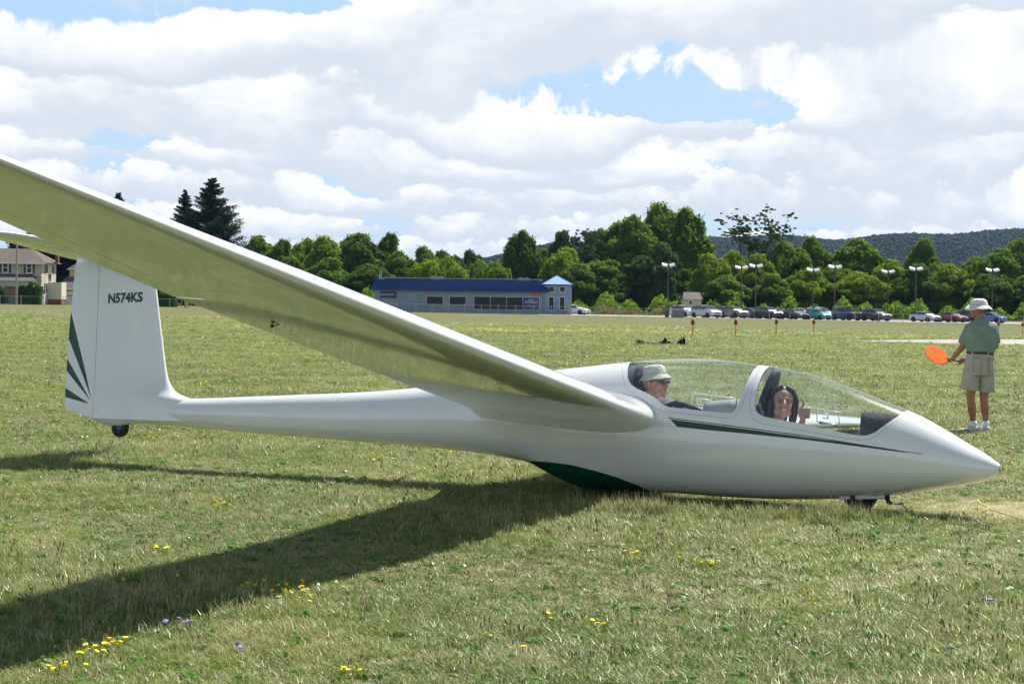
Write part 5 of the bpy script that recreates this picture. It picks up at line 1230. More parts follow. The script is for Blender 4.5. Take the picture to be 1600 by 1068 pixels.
# yellow tow rope in the grass, and the rings on its end
ropem = mat('rope_yellow', (.50, .42, .10), .8)
def gpt(px, py, z=0.0):
    r = px_ray(px, py); s_ = (z-CAM_H)/r.z; return Vector((r.x*s_, s_, z))
pts = [gpt(1527, 781, .05), gpt(1533, 787, .06), gpt(1542, 791, .05), gpt(1552, 797, .035), gpt(1572, 803, .03), gpt(1600, 812, .03), gpt(1640, 822, .02)]
e = empty('tow_rope', pts[0], 0, 'yellow tow rope lying slack in the dry grass ahead of the nose', 'rope')
q = MB().tube([p-pts[0] for p in pts], .005, 6).obj('rope', ropem, e, True)
q = MB().tube([gpt(1545, 791, .06)-pts[0], gpt(1541, 797, .05)-pts[0], gpt(1533, 801, .03)-pts[0]], .005, 6).obj('rope_end', ropem, e, True)
hk = GM @ Vector((.77, .02, .065)); pr = [hk, gpt(1409, 786, .05), gpt(1414, 792, .035), gpt(1424, 801, .02), gpt(1432, 804, .01)]
e = empty('tow_ring_strap', hk, 0, 'black ring strap hanging from the tow hook behind the nose', 'strap')
MB().tube([p-hk for p in pr[1:]], .007, 6).obj('strap', blackp, e, True)
for i, (a, b) in enumerate(((pr[0], pr[0].lerp(pr[1], .55)), (pr[0].lerp(pr[1], .45), pr[1]))):
    c = (a+b)/2-hk; d = (b-a).normalized(); w_ = Vector((1, 0, .2)).cross(d).normalized(); ring = [c+d*math.cos(t)*(b-a).length*.55+Vector((1, 0, .2)).normalized()*math.sin(t)*.020 for t in np.linspace(0, 2*PI, 13)]
    MB().tube(ring, .006, 6).obj('link', blackp if i else metal, e, True)
# ------------------------------------------------------------------ people
def skin_mat(name, c):
    m = noisy(name, c, (c[0]*.86, c[1]*.78, c[2]*.75), 9, .5); b = m.node_tree.nodes['Principled BSDF']; b.inputs['Subsurface Weight'].default_value = .12; b.inputs['Subsurface Radius'].default_value = (.02, .008, .004); return m
def head_prims(mb, R, c, broad=1.0):
    """head facing +x, centred at c, turned by R"""
    P_ = lambda x, y, z: Vector(c)+R @ Vector((x, y*broad, z))
    E_ = lambda x, y, z, a, b, d, nu=18, nv=12: mb.ell(P_(x, y, z), (a, b*broad, d), R, nu, nv)
    E_(-.012, 0, .030, .096, .076, .100); E_(.028, 0, -.030, .066, .060, .082); E_(.035, 0, -.078, .052, .044, .036); E_(.076, 0, -.098, .020, .022, .017)
    E_(.074, 0, .034, .014, .046, .012)
    mb.tube([P_(.088, 0, .020), P_(.104, 0, .000), P_(.116, 0, -.020)], [.008, .011, .015], 8); E_(.106, .011, -.026, .011, .010, .009); E_(.106, -.011, -.026, .011, .010, .009)
    for s_ in (1, -1): E_(.062, s_*.036, -.018, .030, .024, .026); E_(-.004, s_*.079, -.004, .020, .009, .032); E_(.045, s_*.042, -.070, .03, .02, .026)
    E_(.094, 0, -.050, .010, .024, .008); E_(.092, 0, -.064, .011, .021, .008)
def fist_up(mb, w, d_up, d_fwd, side):
    """thumbs-up: palm from wrist w along d_up, fingers curled towards d_fwd, thumb rising"""
    u = Vector(d_up).normalized(); f = Vector(d_fwd).normalized(); n = u.cross(f).normalized(); c = Vector(w)+u*.055
    Rm = Matrix((f, n, u)).transposed(); mb.ell(c, (.040, .018, .044), Rm, 12, 8)
    for k in range(4):        # four fingers, each with two bends, stacked below one another
        b0 = c+u*(.032-.021*k)+f*.026; l = (.022, .025, .023, .018)[k]
        b1 = b0+f*.016+n*side*.012; b2 = b1-f*.004+n*side*l; b3 = b2-f*l*.9+n*side*.002
        mb.cap(b0, b1, .0105, .0105, 8); mb.cap(b1, b2, .0105, .0098, 8); mb.cap(b2, b3, .0098, .0090, 8)
    t0 = c+u*.030-f*.018+n*side*.010; t1 = c+u*.052-f*.006+n*side*.014; t2 = c+u*.082-f*.004+n*side*.012; t3 = c+u*.102-f*.012+n*side*.010
    mb.cap(t0, t1, .014, .012, 8); mb.cap(t1, t2, .012, .0105, 8); mb.cap(t2, t3, .0105, .0085, 8)
def hand_grip(mb, w, d, grip_axis, side=1):
    """hand from wrist w along d closed round a bar lying along grip_axis"""
    d = Vector(d).normalized(); g = Vector(grip_axis).normalized(); n = d.cross(g).normalized()*side; c = Vector(w)+d*.05
    mb.ell(c, (.043, .040, .019), Matrix((d, g, n)).transposed(), 12, 8)
    for k in range(4):
        l = (.030, .034, .032, .025)[k]; b0 = c+d*.034+g*(.030-.020*k); b1 = b0+d*l*.6-n*.010; b2 = b1-n*l*.9-d*.004; b3 = b2-d*l*.8
        mb.cap(b0, b1, .0095, .0092, 8); mb.cap(b1, b2, .0092, .0088, 8); mb.cap(b2, b3, .0088, .008, 8)
    t1 = c+g*.038+d*.005-n*.012; t2 = c+g*.030+d*.030-n*.026; mb.cap(c+g*.020-d*.02, t1, .013, .011, 8); mb.cap(t1, t2, .011, .009, 8)
def lathe_at(prof, M, name, m, parent, n=28, smooth=True): return MB().lathe(prof, n, M).obj(name, m, parent, smooth)
def bucket_hat(parent, M, m, brim_tilt=0.0, name='sun_hat', R0=.098, drop=.030, brim=1.0):
    prof = [(0.0, .082), (.035, .081), (.062, .074), (.079, .060), (R0-.002, .028), (R0+.002, .004), (R0+.020*brim, -.008), (R0+.052*brim, -drop), (R0+.058*brim, -drop-.006), (R0+.050*brim, -drop-.009), (R0+.014, -.014), (R0-.002, -.004)]
    v = []; f = []; n = 36
    for i, (r, z) in enumerate(prof):
        for k in range(n):
            a = 2*PI*k/n; rr = r*(1.10 if True else 1)*(1 if abs(math.cos(a)) < 2 else 1); x = rr*math.cos(a)*1.05; y = rr*math.sin(a)*.92
            wv = (.008*math.sin(3*a+1)+.005*math.sin(5*a))*min(max((r-R0)/.05, 0), 1); v.append(M @ Vector((x, y, z+wv+.0025*math.sin(7*a+z*60))))
    for i in range(len(prof)-1):
        for k in range(n): f.append((i*n+k, (i+1)*n+k, (i+1)*n+(k+1) % n, i*n+(k+1) % n))
    h = mesh_obj(name, v, f, m, parent, smooth=True)
    MB().tube([M @ Vector(((R0+.0035)*1.155*math.cos(a), (R0+.0035)*1.012*math.sin(a), .010)) for a in np.linspace(0, 2*PI, 33)], .0022, 5).obj('band_stitch', mat('hat_stitch', (.42, .40, .34), .9), h)
    for s_ in (-1, 1):
        for dx_ in (-.012, .014): MB().ell(M @ Vector((dx_, s_*(R0-.0)*1.0, .050)), (.004, .0025, .004), nu=8, nv=5).obj('eyelet', mat('eyelet', (.12, .11, .10), .5), h)
    return h

def seated(name, label, loc, head_yaw, skinm, shirtm, broad, arms, woman):
    """seated reclining figure; own frame +x forward, +z up, origin at the head centre"""
    e = empty(name, (0, 0, 0), 0, label, 'person'); e.matrix_world = GM @ Matrix.Translation(loc) @ Matrix.Rotation(PI, 4, 'Z')
    k = .90 if woman else 1.0; R = Matrix.Rotation(math.radians(head_yaw), 3, 'Z') @ Matrix.Rotation(math.radians(-4 if woman else 3), 3, 'X')
    mb = MB(); head_prims(mb, R, (0, 0, 0), broad)
    nk = .048*k if woman else .060
    mb.cap((-.020, 0, -.075), (-.045, 0, -.185), nk, nk*1.08, 14)
    sh = .185*k
    mb.cap((-.05, sh*.45, -.215), (-.03, sh, -.245), .055, .062, 12); mb.cap((-.05, -sh*.45, -.215), (-.03, -sh, -.245), .055, .062, 12)
    mb.ell((.03, 0, -.36), (.115, .165*k, .20), Matrix.Rotation(-.45, 3, 'Y')); mb.ell((.17, 0, -.54), (.13, .155*k, .12))
    for s_ in (1, -1):
        el_, wr_ = arms[s_]; mb.cap((-.03, s_*sh, -.25), el_, .050*k, .040*k, 12); mb.cap(el_, wr_, .040*k, .026*k, 12)
        mb.cap((.20, s_*.09, -.56), (.62, s_*.13, -.40), .082*k, .055*k, 12); mb.cap((.62, s_*.13, -.40), (.98, s_*.11, -.52), .054*k, .036*k, 12); mb.cap((.98, s_*.11, -.52), (1.06, s_*.11, -.45), .035, .026, 10)
        if arms.get('thumb') == s_: fist_up(mb, wr_, (.04, 0, 1), (1, -.15*s_, .05), -s_)
        else: hand_grip(mb, wr_, Vector(wr_)-Vector(el_), (0, 1, .3), 1)
    body = skin(mb, 'body', skinm, e, vox=.0048, sm=8, fac=.45)
    st = MB(); st.cap((-.05, sh*.55, -.222), (-.03, sh*1.0, -.250), .064, .070, 14); st.cap((-.05, -sh*.55, -.222), (-.03, -sh*1.0, -.250), .064, .070, 14)
    st.ell((.03, 0, -.36), (.135, .19*k, .215), Matrix.Rotation(-.45, 3, 'Y')); st.ell((.16, 0, -.53), (.15, .175*k, .13))
    for s_ in (1, -1):
        el_, _ = arms[s_]; a = Vector((-.03, s_*sh, -.25)); b = a.lerp(Vector(el_), .72); st.tube([a, b], [.068*k, .062*k], 14)
    st = skin(st, 'shirt', shirtm, e, vox=.009, sm=4)
    tr = MB()
    for s_ in (1, -1): tr.cap((.20, s_*.09, -.56), (.62, s_*.13, -.40), .093*k, .064*k, 12); tr.cap((.62, s_*.13, -.40), (.95, s_*.11, -.52), .062*k, .046*k, 12)
    tr.ell((.17, 0, -.55), (.14, .165*k, .11)); skin(tr, 'trousers', mat('trousers_tan', (.20, .17, .13), .9), e, vox=.010, sm=4)
    return e, R, k
skin_m = skin_mat('skin_ruddy', (.58, .31, .235)); skin_w = skin_mat('skin_tanned', (.60, .36, .27)); skin_s = skin_mat('skin_outdoor', (.40, .19, .115))
cream = noisy('cloth_cream', (.56, .53, .44), (.64, .61, .53), 18, .95, bump=.3); whitecl = noisy('cloth_white', (.72, .72, .71), (.80, .80, .79), 16, .95, bump=.3)

# man in the rear seat
pe, R, k = seated('person', 'man in sunglasses and cream sun hat sitting in the rear cockpit', (2.615, .05, .895), -14, skin_m, whitecl, 1.05,
    {1: ((.16, .24, -.46), (.40, .17, -.44)), -1: ((.14, -.24, -.46), (.38, -.17, -.44))}, False)
Mh = Matrix.Translation((0, 0, 0)) @ R.to_4x4()
bucket_hat(pe, Mh @ Matrix.Translation((-.012, 0, .062)) @ Matrix.Rotation(math.radians(-9), 4, 'Y'), cream, R0=.085, drop=.034, brim=.55)
g = MB()
for s_ in (1, -1):
    g.ell(Mh @ Vector((.100, s_*.033, .014)), (.007, .026, .017), R, 14, 8); g.tube([Mh @ Vector((.098, s_*.055, .020)), Mh @ Vector((.05, s_*.084, .020)), Mh @ Vector((0, s_*.088, .012))], [.006, .0045, .004], 6)
g.tube([Mh @ Vector((.107, -.012, .018)), Mh @ Vector((.107, .012, .018))], .003, 5); g.obj('sunglasses', mat('lens_black', (.006, .006, .008), .08, coat=1.0), pe, True)
MB().ell(Mh @ Vector((.1015, 0, -.057)), (.004, .019, .0022), R, 12, 6).obj('lips', mat('lips_dark', (.16, .05, .045), .5), pe, True)
hb = MB()
for s_ in (1, -1): hb.ell(Mh @ Vector((-.03, s_*.078, .01)), (.04, .010, .03), R, 12, 8)
hb.ell(Mh @ Vector((-.075, 0, -.005)), (.035, .062, .045), R); hb.obj('hair', noisy('hair_grey', (.20, .17, .15), (.30, .27, .24), 40, .9), pe, True)

# woman in the front seat, face turned to the camera, thumb up
Pw = Vector((1.600, .035, .770)); camdir = (GM.to_3x3() @ Matrix.Rotation(PI, 3, 'Z')).inverted() @ (Vector((0, 0, CAM_H))-GM @ Pw); yaw = math.degrees(math.atan2(camdir.y, camdir.x))+8
arms = {1: ((.16, .20, -.46), (.38, .14, -.42)), -1: ((.16, -.225, -.36), (.205, -.175, -.135)), 'thumb': -1}
pe, R, k = seated('person', 'smiling dark-haired woman in the front cockpit giving a thumbs up', Pw, yaw, skin_w, whitecl, 1.10, arms, True)
Mh = R.to_4x4(); hm = noisy('hair_darkbrown', (.012, .008, .010), (.035, .022, .020), 30, .45, stretch=(1, 1, .15))
h = MB(); h.ell(Mh @ Vector((-.036, 0, .038)), (.092, .094, .096), R); h.ell(Mh @ Vector((-.014, 0, .076)), (.078, .078, .060), R)
for s_ in (1, -1):
    h.tube([Mh @ Vector(p) for p in ((.036, s_*.016, .128), (.044, s_*.060, .105), (.030, s_*.090, .055), (.014, s_*.100, .0), (.006, s_*.102, -.06), (.008, s_*.098, -.12), (.020, s_*.088, -.185))], [.012, .014, .014, .014, .016, .014, .006], 10)
    h.tube([Mh @ Vector(p) for p in ((.0, s_*.06, .10), (.0, s_*.088, .03), (-.01, s_*.092, -.06), (-.01, s_*.088, -.15), (0, s_*.08, -.205))], [.03, .034, .034, .028, .010], 10)
h.tube([Mh @ Vector(p) for p in ((-.07, 0, .08), (-.105, 0, 0), (-.105, 0, -.10), (-.10, 0, -.19))], [.06, .065, .065, .04], 12)
skin(h, 'hair', hm, pe, vox=.005, sm=7)
for nm, prm, cc, rr in (('eye', [(s_*.031, .010) for s_ in (1, -1)], (.02, .015, .015), (.005, .013, .0045)), ('eyebrow', [(s_*.033, .030) for s_ in (1, -1)], (.03, .018, .014), (.005, .018, .0032))):
    for y, z in prm: MB().ell(Mh @ Vector((.0885 if nm == 'eye' else .091, y*1.08, z)), rr, R, 12, 6).obj(nm, mat(nm+'_dark', cc, .4), pe, True)
mt = MB(); mt.tube([Mh @ Vector((.0955-.010*abs(t)**2, t*.034, -.0515+.011*abs(t)**1.6)) for t in np.linspace(-1, 1, 9)], [.003, .006, .0075, .008, .008, .008, .0075, .006, .003], 8)
mt.obj('lips', mat('lips_rose', (.30, .075, .07), .4), pe, True)
te = MB(); te.tube([Mh @ Vector((.1025-.010*abs(t)**2, t*.025, -.0505+.006*abs(t)**1.6)) for t in np.linspace(-1, 1, 7)], [.0025, .004, .0048, .005, .0048, .004, .0025], 8); te.obj('teeth', mat('teeth', (.80, .78, .74), .3), pe, True)

# ------------------------------------------------------------------ man standing with the paddle
YM = 20.9; km = F_PX/YM; HM = CAM_H
def mp(px, py, d=0.0):       # point in the man's own frame from a place on the photograph's figure; d = away from the camera
    return Vector(((px-1530)/km, d, (675.5-py)/km))
bm_ = ground_at(1530, YM); M_e = empty('person', bm_, 0, 'standing man seen from behind in green shirt, khaki shorts and white bucket hat', 'person')
Rh = Matrix.Rotation(math.radians(158), 3, 'Z') @ Matrix.Rotation(math.radians(6), 3, 'Y')
hc = mp(1529.5, 481.5, .03)
mb = MB(); s_h = .92
hb2 = MB(); head_prims(hb2, Rh, (0, 0, 0), 1.0); mb.add([hc+Vector(v)*s_h for v in hb2.v], hb2.f)
mb.cap(hc+Vector((.02, 0, -.07)), mp(1533, 503, 0), .056, .062, 14)
mb.ell(mp(1534, 522, 0), (.175, .105, .15)); mb.ell(mp(1533, 545, .0), (.155, .105, .12)); mb.ell(mp(1531, 562, 0), (.158, .115, .12))
shL, shR = mp(1516.5, 510, 0), mp(1551.5, 508, 0)
elL, wrL = mp(1508.5, 541, .10), mp(1498, 559, .22)
elR, wrR = mp(1558, 540, .06), mp(1520, 562, .22)
mb.cap(shL, elL, .052, .042, 14); mb.cap(elL, wrL, .041, .028, 12); mb.cap(shR, elR, .052, .042, 14); mb.cap(elR, wrR, .041, .028, 12)
hand_grip(mb, wrL, mp(1491, 566, .26)-wrL, (1, .1, .15), 1); hand_grip(mb, wrR, mp(1505, 566, .25)-wrR, (.2, .2, 1), -1)
for (hip, kn, an, dh) in ((mp(1521, 580, 0), mp(1518, 621, -.01), mp(1523.5, 661, .01), -1), (mp(1542, 580, 0), mp(1539.5, 622, .01), mp(1543.5, 661, .03), 1)):
    mb.cap(hip, kn, .082, .050, 14); calf = kn.lerp(an, .32)+Vector((0, -.012, 0)); mb.cap(kn, calf, .048, .052, 12); mb.cap(calf, an, .052, .033, 12)
    fw = Vector((-.19, .06, 0)) if dh < 0 else Vector((-.05, .18, 0)); mb.cap(an-Vector((0, 0, .04)), an+fw*.55-Vector((0, 0, .062)), .030, .018, 10)
body = skin(mb, 'body', skin_s, M_e, vox=.0062, sm=5, fac=.4)
# shirt with open sleeves and a hem over the belt
shirtg = noisy('cloth_sage', (.175, .25, .195), (.21, .29, .23), 10, .95, bump=1.0, bscale=5)
st = MB(); rings = []
for (py, hw_, hd_, cx_) in [(549.5, .166, .118, 1533), (545, .178, .128, 1533.3), (538, .182, .130, 1534), (528, .188, .130, 1534.5), (518, .192, .126, 1535), (511, .192, .118, 1534.5), (506, .172, .104, 1534), (502, .125, .088, 1533.5), (499, .082, .072, 1533), (496, .064, .064, 1532.5)]:
    c = mp(cx_, py); rings.append([(c.x+hw_*math.cos(a), c.y+hd_*math.sin(a), c.z+.006*math.sin(5*a+py)) for a in np.linspace(0, 2*PI, 28)[:-1]])
st.loft(rings)
st.tube([shL+Vector((.01, 0, .01)), shL.lerp(elL, .45), shL.lerp(elL, .86)], [.066, .072, .076], 16); st.tube([shR+Vector((-.01, 0, .01)), shR.lerp(elR, .45), shR.lerp(elR, .84)], [.066, .070, .072], 16)
skin(st, 'shirt', shirtg, M_e, vox=.008, sm=3, fac=.4)
MB().loft([[(p_.x+.166*math.cos(a), p_.y+.120*math.sin(a), p_.z) for a in np.linspace(0, 2*PI, 28)[:-1]] for p_ in (mp(1532.5, 553), mp(1532.7, 548.5))]).obj('belt', mat('belt_brown', (.05, .02, .015), .5), M_e, True)
khaki = noisy('cloth_khaki', (.38, .355, .29), (.44, .415, .345), 9, .95, bump=1.0, bscale=5)
sr = MB(); rings = []
for (py, hw_, hd_, cx_) in [(551, .163, .118, 1532.3), (556, .170, .128, 1532), (566, .180, .140, 1531.5), (578, .186, .142, 1531.2), (585, .187, .138, 1531.2)]:
    c = mp(cx_, py); rings.append([(c.x+hw_*math.cos(a), c.y+hd_*math.sin(a), c.z) for a in np.linspace(0, 2*PI, 28)[:-1]])
sr.loft(rings[::-1])
for (xa, xb, top_, bot_, r0, r1) in ((1519.5, 1515.5, 574, 609, .098, .108), (1544, 1544.2, 574, 611.5, .090, .098)):
    a, b = mp(xa, top_), mp(xb, bot_); sr.tube([a, a.lerp(b, .5), b], [r0, (r0+r1)/2, r1], 20)
sh_ = skin(sr, 'shorts', khaki, M_e, vox=.0085, sm=3, fac=.4)
seam = mat('seam_khaki', (.24, .22, .17), .9)
def back_y(px, py):       # rear surface of the shorts
    return -.148
for (a, b, c, d) in ((1517, 1529.5, 557.5, 579), (1541, 1551, 558, 580)):
    q = [mp(a, c, -.134), mp(b, c+.5, -.140), mp(b, d, -.148), mp(a, d-1, -.142)]
    MB().tube([q[0], q[1], q[2], q[3], q[0]], .0035, 5).obj('pocket_seam', seam, M_e)
for px_ in (1516, 1540.5): MB().box(-.008, .008, -.004, .004, -.045, .012).obj('belt_loop', khaki, M_e).location = mp(px_, 549, -.128)
shoe = noisy('shoe_grey', (.42, .42, .41), (.60, .60, .59), 30, .8); sock = mat('sock_white', (.78, .78, .80), .95)
for (an, fwd) in ((mp(1523.5, 661, .01), Vector((-.95, .28, 0))), (mp(1543.5, 661, .03), Vector((-.30, .95, 0)))):
    MB().tube([an+Vector((0, 0, .035)), an+Vector((0, 0, .0)), an+Vector((0, 0, -.055))], [.041, .043, .046], 16).obj('sock', sock, M_e, True)
    fwd.normalize(); sd_ = Vector((-fwd.y, fwd.x, 0)); base = Vector((an.x, an.y, 0)); rings = []
    for (u, w_, hgt, z0) in [(-.085, .018, .045, .02), (-.07, .036, .075, .008), (-.02, .043, .085, .003), (.04, .044, .078, .003), (.09, .048, .060, .003), (.14, .046, .048, .004), (.175, .034, .036, .008), (.19, .015, .022, .012)]:
        rings.append([base+fwd*u+sd_*w_*math.cos(a)+Vector((0, 0, z0+hgt*.5+hgt*.5*math.sin(a)*(1 if math.sin(a) > 0 else .9))) for a in np.linspace(0, 2*PI, 15)[:-1]])
    so = MB().loft(rings).obj('shoe', shoe, M_e, True)
    sl = MB(); sl.loft([[base+fwd*u+sd_*w_*s2+Vector((0, 0, z)) for (s2, z) in ((-1, .0), (1, .0), (1.03, .018), (-1.03, .018))] for (u, w_) in [(-.088, .030), (-.05, .042), (.05, .046), (.12, .049), (.17, .036), (.19, .018)]]); sl.obj('sole', mat('sole_white', (.70, .70, .68), .7), so)
Mhat = Matrix.Translation(hc) @ Rh.to_4x4() @ Matrix.Translation((-.012, 0, .040)) @ Matrix.Rotation(math.radians(-6), 4, 'Y')
bucket_hat(M_e, Mhat, noisy('cloth_offwhite', (.64, .63, .60), (.72, .71, .68), 18, .95, bump=.3), R0=.092, drop=.042)
hs = MB(); hs.ell(hc+Rh @ Vector((-.05, 0, -.015))*s_h, (.055, .078, .05), Rh); 
for s_ in (1, -1): hs.ell(hc+Rh @ Vector((.012, s_*.068, .005)), (.028, .009, .026), Rh, 10, 6)
hs.obj('hair', noisy('hair_short_grey', (.16, .12, .09), (.24, .20, .16), 40, .9), M_e, True)
# the orange paddle he holds
pc = mp(1472.3, 555.5, .24); h0 = mp(1524, 566.5, .22); pad = empty('signal_paddle', bm_+pc, 0, 'round orange signal paddle held low by the standing man', 'paddle')
nrm = Vector((.30, -.80, .85)).normalized(); ax1 = Vector((.88, .0, -.40)); ax1 = (ax1-nrm*ax1.dot(nrm)).normalized(); ax2 = nrm.cross(ax1).normalized()
Mp = Matrix((ax1, ax2, nrm)).transposed().to_4x4()
a_, b_ = .150, .155
dsk = MB(); dsk.lathe([(0, .004), (.97, .004), (1.0, 0), (.97, -.004), (0, -.004)], 40); dsk.v = [Mp @ Vector((x*a_, y*b_, z)) for x, y, z in dsk.v]
fo_m = mat('fluorescent_orange', (.82, .165, .003), .65, spec=.08); nt = fo_m.node_tree; tl = N(nt, 'ShaderNodeBsdfTranslucent'); tl.inputs[0].default_value = (1.0, .20, .01, 1); ms = N(nt, 'ShaderNodeMixShader'); ms.inputs[0].default_value = .20
L(nt, nt.nodes['Principled BSDF'].outputs[0], ms.inputs[1]); L(nt, tl.outputs[0], ms.inputs[2]); L(nt, ms.outputs[0], nt.nodes['Material Output'].inputs[0])
dsk.obj('disc', fo_m, pad)
MB().tube([Mp @ Vector((.10, 0, -.010)), h0-pc], .011, 8).obj('handle', blackp, pad, True)
# ------------------------------------------------------------------ grass
def blade_mat(name, kind):
    m = bpy.data.materials.new(name); m.use_nodes = True; nt = m.node_tree; nt.nodes.clear()
    g = N(nt, 'ShaderNodeNewGeometry'); s, p2, patch, dry, big = field_nodes(nt, g.outputs['Position'])
    oi = N(nt, 'ShaderNodeObjectInfo'); rnd = oi.outputs['Random']; isl = g.outputs['Random Per Island']
    if kind == 'grass':
        c = MIXC(nt, patch, (.235, .305, .048), (.120, .230, .024)); c = MIXC(nt, M_(nt, 'MULTIPLY', isl, .55), c, (.26, .34, .06))
        lush = RAMP(nt, NOISE(nt, p2, .16, 5, .6, .5), .42, .60); c = MIXC(nt, M_(nt, 'MULTIPLY', lush, .45), c, (.085, .165, .018)); dr = M_(nt, 'GREATER_THAN', M_(nt, 'ADD', isl, M_(nt, 'MULTIPLY', M_(nt, 'ADD', dry, M_(nt, 'MULTIPLY', rnd, .25)), .50)), .80)
        c = MIXC(nt, M_(nt, 'MULTIPLY', dr, .85), c, (.46, .42, .22))
    elif kind == 'straw': c = MIXC(nt, isl, (.40, .36, .20), (.60, .55, .37))
    elif kind == 'weed': c = MIXC(nt, isl, (.07, .20, .02), (.14, .30, .04))
    elif kind == 'head': c = MIXC(nt, isl, (.22, .16, .08), (.42, .33, .20))
    d = N(nt, 'ShaderNodeBsdfDiffuse'); L(nt, c, d.inputs[0]); t = N(nt, 'ShaderNodeBsdfTranslucent'); L(nt, c, t.inputs[0])
    gl = N(nt, 'ShaderNodeBsdfGlossy'); gl.inputs['Roughness'].default_value = .38; gl.inputs[0].default_value = (.85, .88, .8, 1)
    mx = N(nt, 'ShaderNodeMixShader'); mx.inputs[0].default_value = .38; L(nt, d.outputs[0], mx.inputs[1]); L(nt, t.outputs[0], mx.inputs[2])
    m2 = N(nt, 'ShaderNodeMixShader'); m2.inputs[0].default_value = .05; L(nt, mx.outputs[0], m2.inputs[1]); L(nt, gl.outputs[0], m2.inputs[2])
    o = N(nt, 'ShaderNodeOutputMaterial'); L(nt, m2.outputs[0], o.inputs[0]); return m
BM = {k: blade_mat('blade_'+k, k) for k in ('grass', 'straw', 'weed', 'head')}
def clump(name, spec):
    """spec: list of (n, radius, height range, width, lean, material)"""
    V = []; Fq = []; fm_ = []; mats = []
    for (n, rad, h0, h1, wd, lean, mk) in spec:
        if mk not in mats: mats.append(mk)
        mi = mats.index(mk)
        for i in range(n):
            a = random.random()*6.28; r = rad*math.sqrt(random.random()); x, y = r*math.cos(a), r*math.sin(a); h = random.uniform(h0, h1); b = random.random()*6.28; l = lean*h*random.uniform(.3, 1.3)
            dx_, dy_ = math.cos(b)*l, math.sin(b)*l; c_ = b+PI/2+random.uniform(-.6, .6); wx, wy = math.cos(c_)*wd/2, math.sin(c_)*wd/2; k = len(V)
            V += [(x-wx, y-wy, -.01), (x+wx, y+wy, -.01), (x+dx_*.35-wx*.9, y+dy_*.35-wy*.9, h*.58), (x+dx_*.35+wx*.9, y+dy_*.35+wy*.9, h*.58), (x+dx_, y+dy_, h*random.uniform(.75, 1))]
            Fq += [(k, k+1, k+3, k+2), (k+2, k+3, k+4)]; fm_ += [mi, mi]
    me = bpy.data.meshes.new(name); me.from_pydata(V, [], Fq); [me.materials.append(BM[m]) for m in mats]; me.polygons.foreach_set('material_index', fm_); me.update(); return me
def stalk(name, hgt, n):
    V = []; Fq = []; fm_ = []
    for i in range(n):
        x, y = random.uniform(-.05, .05), random.uniform(-.05, .05); h = hgt*random.uniform(.7, 1.2); dx_, dy_ = random.uniform(-.04, .04), random.uniform(-.04, .04); m = MB()
        m.tube([(x, y, 0), (x+dx_*.4, y+dy_*.4, h*.5), (x+dx_, y+dy_, h)], .0012, 3, cap=False); k = len(V); V += m.v; Fq += [tuple(a+k for a in f) for f in m.f]; fm_ += [0]*len(m.f)
        m = MB(); m.ell((x+dx_*1.05, y+dy_*1.05, h+.006), (.0045, .0045, .012), nu=5, nv=4); k = len(V); V += m.v; Fq += [tuple(a+k for a in f) for f in m.f]; fm_ += [1]*len(m.f)
    me = bpy.data.meshes.new(name); me.from_pydata(V, [], Fq); me.materials.append(BM['straw']); me.materials.append(BM['head']); me.polygons.foreach_set('material_index', fm_); me.update(); return me
def rosette(name):
    V = []; Fq = []
    for i in range(9):
        a = i*.7+random.uniform(-.2, .2); l = random.uniform(.03, .065); w = l*.24; c, s_ = math.cos(a), math.sin(a); k = len(V); t = random.uniform(.010, .04)
        for (u, ww, z) in ((0, .15, .005), (.45, 1, t), (.8, .7, t*1.05), (1, .05, t*.7)): V += [(c*l*u-s_*w*ww, s_*l*u+c*w*ww, z), (c*l*u+s_*w*ww, s_*l*u-c*w*ww, z)]
        Fq += [(k, k+1, k+3, k+2), (k+2, k+3, k+5, k+4), (k+4, k+5, k+7, k+6)]
    me = bpy.data.meshes.new(name); me.from_pydata(V, [], Fq); me.materials.append(BM['weed']); me.update(); return me
KIT = bpy.data.collections.new('grass_kit')
kinds = [clump('tuft', [(54, .075, .018, .054, .0031, 1.5, 'grass'), (6, .07, .015, .04, .003, 1.2, 'straw')]), clump('tuft', [(50, .08, .02, .060, .0030, 1.6, 'grass'), (9, .08, .02, .05, .003, 1.3, 'straw')]),
         clump('tuft', [(40, .08, .012, .044, .0038, 1.5, 'grass'), (10, .08, .01, .035, .003, 1.5, 'straw')]), clump('tuft', [(14, .04, .05, .095, .0042, .7, 'grass'), (18, .07, .02, .05, .004, .9, 'grass')]),
         rosette('rosette'), stalk('stalk', .085, 4), stalk('stalk', .12, 3), clump('tuft', [(18, .07, .012, .035, .004, 1.6, 'straw'), (10, .07, .015, .03, .003, 1.0, 'grass')])]
for i, me in enumerate(kinds):
    o = bpy.data.objects.new('grass_piece_%d' % i, me); KIT.objects.link(o)
